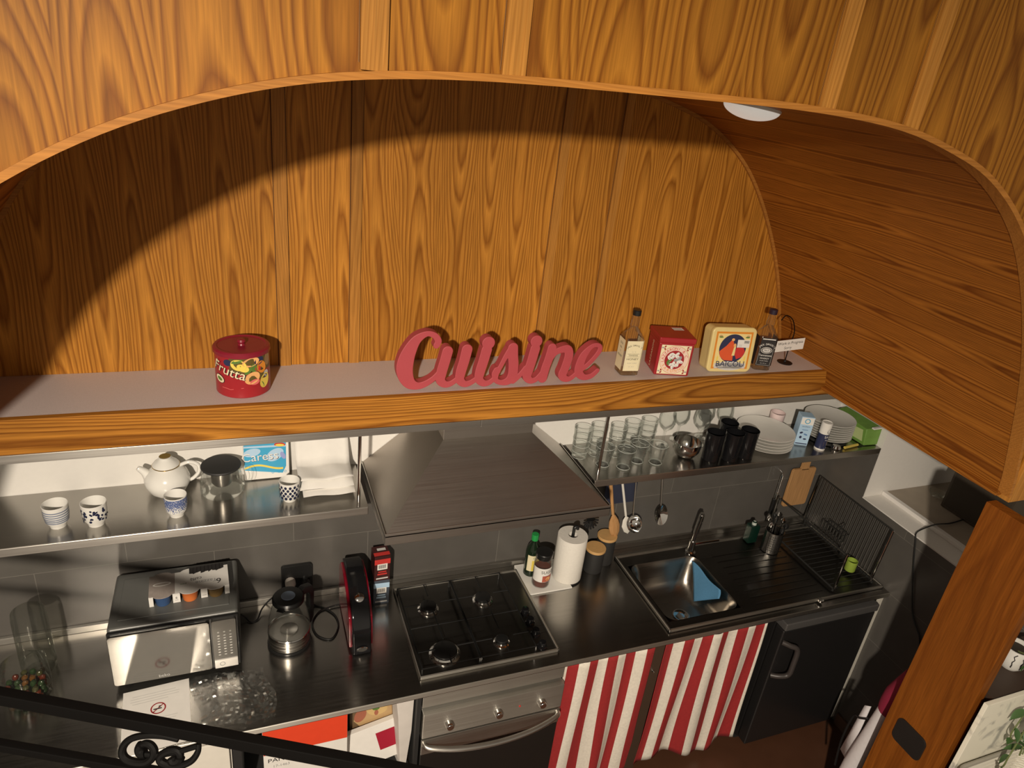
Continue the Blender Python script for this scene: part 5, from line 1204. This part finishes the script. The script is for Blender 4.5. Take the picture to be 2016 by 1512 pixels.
M().tube(smoothpath([(-0.285,-0.615,0.622),(-0.27,-0.640,0.618),(-0.15,-0.668,0.608),(0,-0.678,0.604),(0.15,-0.668,0.608),(0.27,-0.640,0.618),(0.285,-0.615,0.622)],6),0.011,STEEL,14).build('handle', dr)
M().box(-ow,ow,-0.59,-0.05,0.0,0.15,MATTB).build('plinth', t)
M().box(-ow-0.020,-ow-0.004,-0.60,-0.05,0.0,0.868,MATTB).build('side_panel', t)
# curtains
def curtain(name, label, x0, x1, z0, z1, nstripe, ph, amp, zfun=None, flare=0.0):
    nx, nz = 120, 26; v = []; f = []
    for j in range(nz+1):
        w = j/nz
        for i in range(nx+1):
            u = i/nx; z = z1+(z0-z1)*w+ (zfun(u) if zfun else 0)*w
            x = x0+(x1-x0)*u+flare*w*(u-0.3)+0.012*sin(9*u+3*w+ph)*w
            y = -0.592+amp*(0.55+0.45*w)*(sin(2*pi*nstripe*0.62*u+ph+0.8*w)*0.6+0.4*sin(2*pi*nstripe*0.31*u+2.1*ph-1.3*w))
            v.append((x,y,z))
    for j in range(nz):
        for i in range(nx): a = j*(nx+1)+i; f.append((a,a+1,a+nx+2,a+nx+1))
    me = bpy.data.meshes.new(name); me.from_pydata(v,[],f); me.materials.append(STRIPE)
    uvl = me.uv_layers.new(name='uv')
    for p in me.polygons:
        for li in p.loop_indices:
            vi = me.loops[li].vertex_index; i, j = vi % (nx+1), vi//(nx+1)
            uvl.data[li].uv = (nstripe*i/nx+ph, j/nz)
    me.polygons.foreach_set('use_smooth', [True]*len(me.polygons))
    o = bpy.data.objects.new(name, me); C.objects.link(o)
    md = o.modifiers.new('thick','SOLIDIFY'); md.thickness = 0.002; md.offset = 0
    return tag(o, label, 'curtain')
curtain('striped_curtain','red and white striped curtain hanging between oven and dark post',1.032,1.452,0.06,0.852,4.6,0.86,0.022,flare=0.03)
curtain('striped_curtain','red and white striped curtain hanging next to the black fridge',1.512,2.055,0.075,0.852,5.6,0.02,0.024,lambda u: 0.03*sin(7*u),flare=0.03)
t = thing('curtain_post', 'dark brown post between the two striped curtains', 'post', (1.482,-0.56,0.0))
M().box(-0.028,0.028,-0.03,0.03,0,0.870,mat('dark_brown_wood',(0.055,0.034,0.022),0.5)).build('post', t, bevel=0.002)
M().lathe([(0.006,0),(0.005,0.010),(0,0.012)], CHROME, 14, T=TM(x=-0.008,y=-0.03,z=0.70,rx=R(90))).build('screw_hook', t)
tag(M().tube([(1.02,-0.585,0.855),(2.08,-0.585,0.855)],0.005,BLACK,8).build('curtain_rod'), 'thin rod under the worktop carrying the striped curtains', 'rod')
# fridge
t = thing('fridge', 'black undercounter fridge with grey grip at the right end', 'fridge', (2.425,0,0))
FB = mat('fridge_black',(0.016,0.015,0.015),0.28)
M().box(-0.285,0.285,-0.565,-0.03,0.03,0.845,FB).build('body', t, bevel=0.004)
dr = M().box(-0.285,0.285,-0.625,-0.568,0.04,0.800,FB).build('door', t, bevel=0.008, seg=3)
M().box(-0.287,0.287,-0.632,-0.560,0.806,0.848,mat('fridge_top_trim',(0.075,0.072,0.07),0.42)).build('top_trim', t, bevel=0.006, seg=3)
HG = mat('handle_grey',(0.045,0.038,0.036),0.4)
M().tube(smoothpath([(-0.275,-0.625,0.735),(-0.245,-0.648,0.727),(-0.207,-0.664,0.705),(-0.202,-0.666,0.610),(-0.207,-0.664,0.548),(-0.245,-0.648,0.532),(-0.275,-0.625,0.525)],5),0.013,HG,12).build('handle', dr)
M().box(-0.28,0.28,-0.55,-0.05,0.0,0.03,MATTB).build('plinth', t)
# open shelf unit on the left
t = thing('shelf_unit', 'black open shelf unit under the worktop left of the oven', 'shelf unit', (0,0,0))
for x0, x1 in ((-0.240,-0.212),): M().box(x0,x1,-0.605,-0.05,0.0,0.870,MATTB).build('side_panel', t)
M().box(-0.212,0.402,-0.58,-0.05,0.425,0.447,MATTB).build('shelf_board', t)
M().box(-0.212,0.402,-0.06,-0.045,0.0,0.870,mat('beige_board',(0.34,0.28,0.21),0.6)).build('back_panel', t)
t = thing('white_cabinet', 'white cabinet under the worktop behind the iron scroll', 'cabinet', (0,0,0))
M().box(-1.4,-0.244,-0.585,-0.05,0.0,0.868,mat('white_cabinet_paint',(0.70,0.67,0.60),0.5)).build('body', t)
M().box(-0.82,-0.250,-0.603,-0.586,0.06,0.848,mat('white_cabinet_paint',(0.70,0.67,0.60))).build('door', t, bevel=0.003)
# red and white colour-card box
t = thing('storage_box', 'red topped white box lettered PANTONE on the shelf under the worktop', 'box', (0.006,-0.42,0.4475))
m = M().box(-0.148,0.148,-0.165,0.165,0.0,0.395,PAPER); m.build('carton', t, bevel=0.002)
m = M(); T = TM(y=-0.1656); m.rect(0,0.330,0.294,0.128,mat('bright_red_print',(0.72,0.06,0.02),0.5),T)
m.text('PANTONE',0.0275,-0.064,0.233,INK,T,y=-0.0003,sx=1.1); m.text('17-1463',0.018,-0.088,0.200,GREY,T,y=-0.0003); m.build('front_print', t, smooth=0)
# food packet, card with red square, white bag
t = thing('food_packet', 'packet printed with sandwich picture behind the red square card', 'packet', (0.270,-0.455,0.4475), R(-3))
M().box(-0.090,0.085,-0.03,0.03,0,0.385,mat('brown_packet',(0.15,0.095,0.05),0.5)).build('packet', t, bevel=0.006)
m = M(); T = TM(y=-0.0306,z=-0.085); m.flat([(-0.075,0,0.30),(-0.055,0,0.375),(0.07,0,0.378),(0.075,0,0.305),(0.03,0,0.255),(-0.05,0,0.265)],TAN,T); m.ell(-0.050,0.325,0.022,0.036,mat('ham_print',(0.36,0.12,0.07)),T,y=-0.0003,rot=-0.3); m.ell(0.015,0.345,0.040,0.030,mat('bread_print',(0.60,0.42,0.18)),T,y=-0.0004); m.ell(0.010,0.352,0.014,0.011,GREENP,T,y=-0.0008); m.ell(0.012,0.328,0.008,0.014,mat('ham_print',(0.36,0.12,0.07)),T,y=-0.0008); m.build('front_print', t, smooth=0)
t = thing('colour_card', 'white card box with dark red square leaning under the worktop', 'box', (0.285,-0.535,0.4475), rot=(R(-7),R(-13),0))
M().box(-0.112,0.125,-0.012,0.012,0.028,0.212,PAPER).build('card', t, bevel=0.002)
m = M(); m.rect(0.066,0.128,0.080,0.090,mat('crimson_print',(0.36,0.012,0.035),0.5),TM(y=-0.0126)); m.build('front_print', t, smooth=0)
t = thing('paper_bag', 'creased white paper bag wedged beside the oven side', 'bag', (0.372,-0.540,0.4475), R(8))
m = M(); pr = [(-0.012,0.0),(0.012,0.0),(0.028,0.20),(0.030,0.385),(-0.042,0.385),(-0.032,0.30)]
m.prism(pr, -0.035, 0.035, mat('bag_paper',(0.66,0.62,0.58),0.85,vary=0.12,vscale=18,bump=0.6)); m.build('bag', t, bevel=0.004)
# ================================================================== RIGHT SIDE AND FOREGROUND
t = thing('wooden_post', 'wide oak panel post below the right foot of the arch', 'post', (2.2,-1.27,0))
M().box(0,0.05,-0.125,0.120,0.0,1.876,WOODP).build('panel', t, bevel=0.003)
o = M().prism(rrect(0.128,0.112,0.024,5,0.008,0.845), -0.006, 0.002, GLOSSB if False else mat('socket_black',(0.014,0.013,0.012),0.45), 'yz').build('black_plate', t, bevel=0.002); o['label'] = 'black rounded plate set in the oak'
# white cabinet with plants behind post
t = thing('sideboard', 'white marbled sideboard standing against the end of the oak post', 'sideboard', (2.205,-1.42,0))
M().box(0.055,0.55,0.0,0.20,0.0,1.20,mat('dark_carcass',(0.03,0.02,0.015),0.6)).build('carcass', t)
M().box(-0.004,0.56,-0.016,0.0,0.0,1.222,MARBLE).build('front', t, bevel=0.002)
M().box(0.055,0.55,0.0,0.20,1.20,1.215,mat('dark_top',(0.05,0.03,0.02),0.5)).build('top', t)
t = thing('plant_pot', 'white crackled pot on the sideboard at the right edge', 'pot', (2.475,-1.315,1.2155))
M().lathe([(0,0.0),(0.030,0.0),(0.045,0.02),(0.052,0.06),(0.050,0.095),(0.046,0.095),(0.048,0.06),(0,0.055)], CER, 32).build('pot', t)
m = M()
for k in range(4):
    a = -2.6+0.55*k; m.tube([(0.0525*cos(a+0.12*sin(3*q)),0.0525*sin(a+0.12*sin(3*q)),0.028+0.06*q/5) for q in range(6)],0.0016,INK,6)
m.build('crackle', t)
M().lathe([(0,0.078),(0.047,0.078)], mat('soil',(0.03,0.02,0.012),0.9), 24).build('soil', t)
t = thing('trailing_plant', 'green trailing plant hanging over the white sideboard front', 'plant', (2.475,-1.315,1.29))
LEAF = mat('leaf_green',(0.045,0.105,0.028),0.45,vary=0.35,vscale=14); STEM = mat('stem_green',(0.14,0.17,0.06),0.5)
rng = random.Random(8)
def leaf(m, p, L, rz, rx, w=0.45):
    v = []; f = []; n = 7
    for i in range(n+1):
        s = i/n; ww = L*w*0.5*(sin(pi*s**0.8))+0.0004; v += [(-ww,L*s,-0.35*L*s*s+0.06*L),(0,L*s,-0.35*L*s*s),(ww,L*s,-0.35*L*s*s+0.06*L)]
    for i in range(n):
        a = 3*i; f += [(a,a+1,a+4,a+3),(a+1,a+2,a+5,a+4)]
    m.add(v, f, LEAF, Matrix.Translation(p) @ Matrix.Rotation(rz,4,'Z') @ Matrix.Rotation(rx,4,'X'))
vines = [[(0,0,0),(-0.035,-0.07,0.005),(-0.065,-0.12,-0.06),(-0.10,-0.135,-0.14),(-0.12,-0.14,-0.22),(-0.07,-0.145,-0.26),(-0.03,-0.15,-0.23)],
         [(0,0,0),(-0.02,-0.09,0.01),(-0.03,-0.13,-0.08),(-0.06,-0.145,-0.20),(-0.075,-0.15,-0.31),(-0.09,-0.155,-0.39)],
         [(0,0,0),(0.01,-0.09,0.005),(-0.005,-0.14,-0.12),(-0.03,-0.15,-0.24),(-0.035,-0.16,-0.36)],
         [(0,0,0),(0.03,-0.10,0.0),(0.02,-0.14,-0.14),(0.0,-0.15,-0.28),(-0.02,-0.16,-0.40)]]
for vi, vn in enumerate(vines):
    pts = smoothpath([(x,y-(0.018 if q_ > 1 else 0),max(z,-0.33)) for q_,(x,y,z) in enumerate(vn)], 6); m = M().tube(pts,0.0028,STEM,6)
    for q in range(6,len(pts),5): leaf(m, pts[q], rng.uniform(0.04,0.065), rng.uniform(0,2*pi), R(rng.uniform(-60,-10)))
    m.build('vine', t, smooth=60)
m = M(); leaf(m, Vector((-0.150,-0.19,-0.335)), 0.11, R(190), R(-55), 0.30); m.tube(smoothpath([(-0.09,-0.173,-0.33),(-0.12,-0.185,-0.345),(-0.150,-0.19,-0.335)],4),0.0028,STEM,6); m.build('big_leaf', t, smooth=60)
# woven basket
t = thing('woven_basket', 'white woven basket rim in front of the marbled sideboard', 'basket', (2.375,-1.545,0.70))
BW = mat('white_wicker',(0.70,0.67,0.58),0.7)
m = M().prism(rrect(0.36,0.17,0.05,5), 0.0, 0.012, BW, 'xy'); m.build('bottom', t)
m = M(); base = rrect(0.36,0.17,0.05,6)
for j in range(20):
    s = 1.0+0.005*j; m.tube([(x*s+0.003*cos(4*i+j*pi),y*s+0.003*sin(4*i+j*pi),0.010+0.0105*j) for i,(x,y) in enumerate(base)],0.0062,BW,6,close=True)
m.build('weave', t)
m = M().tube([(x*1.12,y*1.12,0.222) for x,y in base],0.008,mat('grey_rope',(0.33,0.31,0.26),0.8),8,close=True); m.build('rim', t)
# white roll with crimson end
t = thing('fabric_roll', 'white fabric roll with crimson top leaning behind the oak post', 'fabric roll', (2.300,-1.085,0.0))
m = M().tube([(0.0,0.045,0.02),(0.0,0.025,0.40),(0.0,0.0,0.775)],0.045,mat('white_quilt',(0.66,0.64,0.66),0.85,bump=0.5,vscale=60),20,rs=[0.040,0.043,0.030]); m.build('roll', t)
CR = mat('crimson_cloth',(0.26,0.012,0.045),0.8)
m = M().tube(smoothpath([(0.0,0.0,0.745),(0.004,-0.006,0.80),(0.010,-0.030,0.90),(0.012,-0.06,1.00)],5),0.05,CR,20,rs=[0.024+0.030*min(1,i/8) for i in range(16)]); m.build('crimson_top', t)
m = M(); m.flat([(0.0,0.06,0.72),(0.0,0.085,0.70),(0.0,0.105,0.40),(0.0,0.06,0.38)],mat('white_quilt',(0.66,0.64,0.66))); m.build('loose_flap', t, solid=0.006)
M().tube(smoothpath([(-0.008,0.045,0.665),(-0.006,0.08,0.63),(0.0,0.112,0.60),(0.0,0.118,0.45),(0.0,0.10,0.30)],5),0.005,BLACK,8).build('strap', t)
# dark box in the niche with its cord
t = thing('speaker_box', 'dark brown box standing in the white wall niche', 'box', (3.235,-0.625,1.2685))
M().box(-0.135,0.135,-0.155,0.155,0.0,0.34,mat('dark_brown_box',(0.055,0.042,0.028),0.6)).build('cabinet', t, bevel=0.004)
M().box(-0.1375,-0.1345,-0.14,0.14,0.015,0.325,mat('speaker_cloth',(0.045,0.035,0.024),0.9)).build('cloth_front', t)
m = M().tube(smoothpath([(3.10,-0.60,1.2735),(3.0,-0.61,1.2735),(2.90,-0.605,1.277),(2.82,-0.60,1.2545),(2.768,-0.62,1.2545),(2.759,-0.635,1.235),(2.757,-0.68,1.10),(2.757,-0.76,0.90),(2.757,-0.84,0.81),(2.757,-0.86,0.70),(2.757,-0.90,0.45)],8),0.0035,BLACK,8)
tag(m.build('power_cable'), 'thin black cable running from the niche down the dark side wall', 'cable')
t = thing('glass_ashtray', 'small clear glass dish on the niche sill beside the dark box', 'dish', (3.165,-0.395,1.2685))
M().lathe([(0,0.004),(0.03,0.0),(0.034,0.004),(0.042,0.024),(0.039,0.025),(0.030,0.009),(0,0.008)], GLASSD, 28).build('dish', t)
# stair railing in the foreground
t = thing('stair_railing', 'black iron stair railing with scroll across the lower left foreground', 'railing', (0,0,0))
A = Vector((-0.589,-1.255,1.891)); B = Vector((0.0876,-1.5668,1.846)); D = (B-A).normalized()
m = M()
def bar(p, q, hw, hh, mt, name):
    d = (q-p).normalized(); s_ = d.cross(Vector((0,0,1))).normalized(); u = s_.cross(d)
    v = [p+s_*a*hw+u*b*hh for a,b in ((-1,-1),(1,-1),(1,1),(-1,1))]+[q+s_*a*hw+u*b*hh for a,b in ((-1,-1),(1,-1),(1,1),(-1,1))]
    return M().add(v,[(0,1,2,3),(7,6,5,4),(0,4,5,1),(1,5,6,2),(2,6,7,3),(3,7,4,0)],mt).build(name,t,bevel=0.002)
bar(A-D*0.5, B+D*0.2, 0.010, 0.0142, IRON, 'handrail')
A2 = Vector((-0.594,-1.293,1.808)); B2 = Vector((-0.388,-1.386,1.796)); D2 = (B2-A2).normalized()
bar(A2-D2*0.5, B2+D2*0.6, 0.008, 0.0095, IRON, 'lower_rail')
# scroll between the rails, in the plane of the railing
O = Vector((-0.322,-1.392,1.846)); U = D.copy(); Vv = (_u2-U*_u2.dot(U)).normalized()
def spiral(pts):
    out = []
    for u, w in pts:
        du, dv = u-310, w-1460; k_ = 0.00094
        out.append(O+U*(du*0.981+dv*0.191)*k_+Vv*(du*0.191-dv*0.981)*k_)
    return out
sc1 = [(352,1456),(323,1449),(290,1447),(262,1452),(246,1464),(241,1480),(248,1493),(266,1500),(287,1500),(300,1491),(304,1478),(297,1466),(285,1463),(276,1471),(278,1481),(287,1481)]
sc2 = [(392,1464),(390,1480),(378,1497),(358,1506),(336,1506),(318,1499),(317,1488),(332,1478),(348,1477),(355,1485),(352,1496),(342,1498),(338,1491)]
for s_ in (sc1, sc2):
    p = smoothpath([tuple(x) for x in spiral(s_)],6); q_ = len(p)
    M().tube(p,0.006,IRON,10,rs=[0.0048+0.0030*sin(pi*i/q_) if i < q_-16 else 0.0095 for i in range(q_)]).build('scroll', t)
M().tube(spiral([(284,1484),(312,1486),(350,1480),(390,1468)]),0.0055,IRON,10).build('scroll_tie', t)
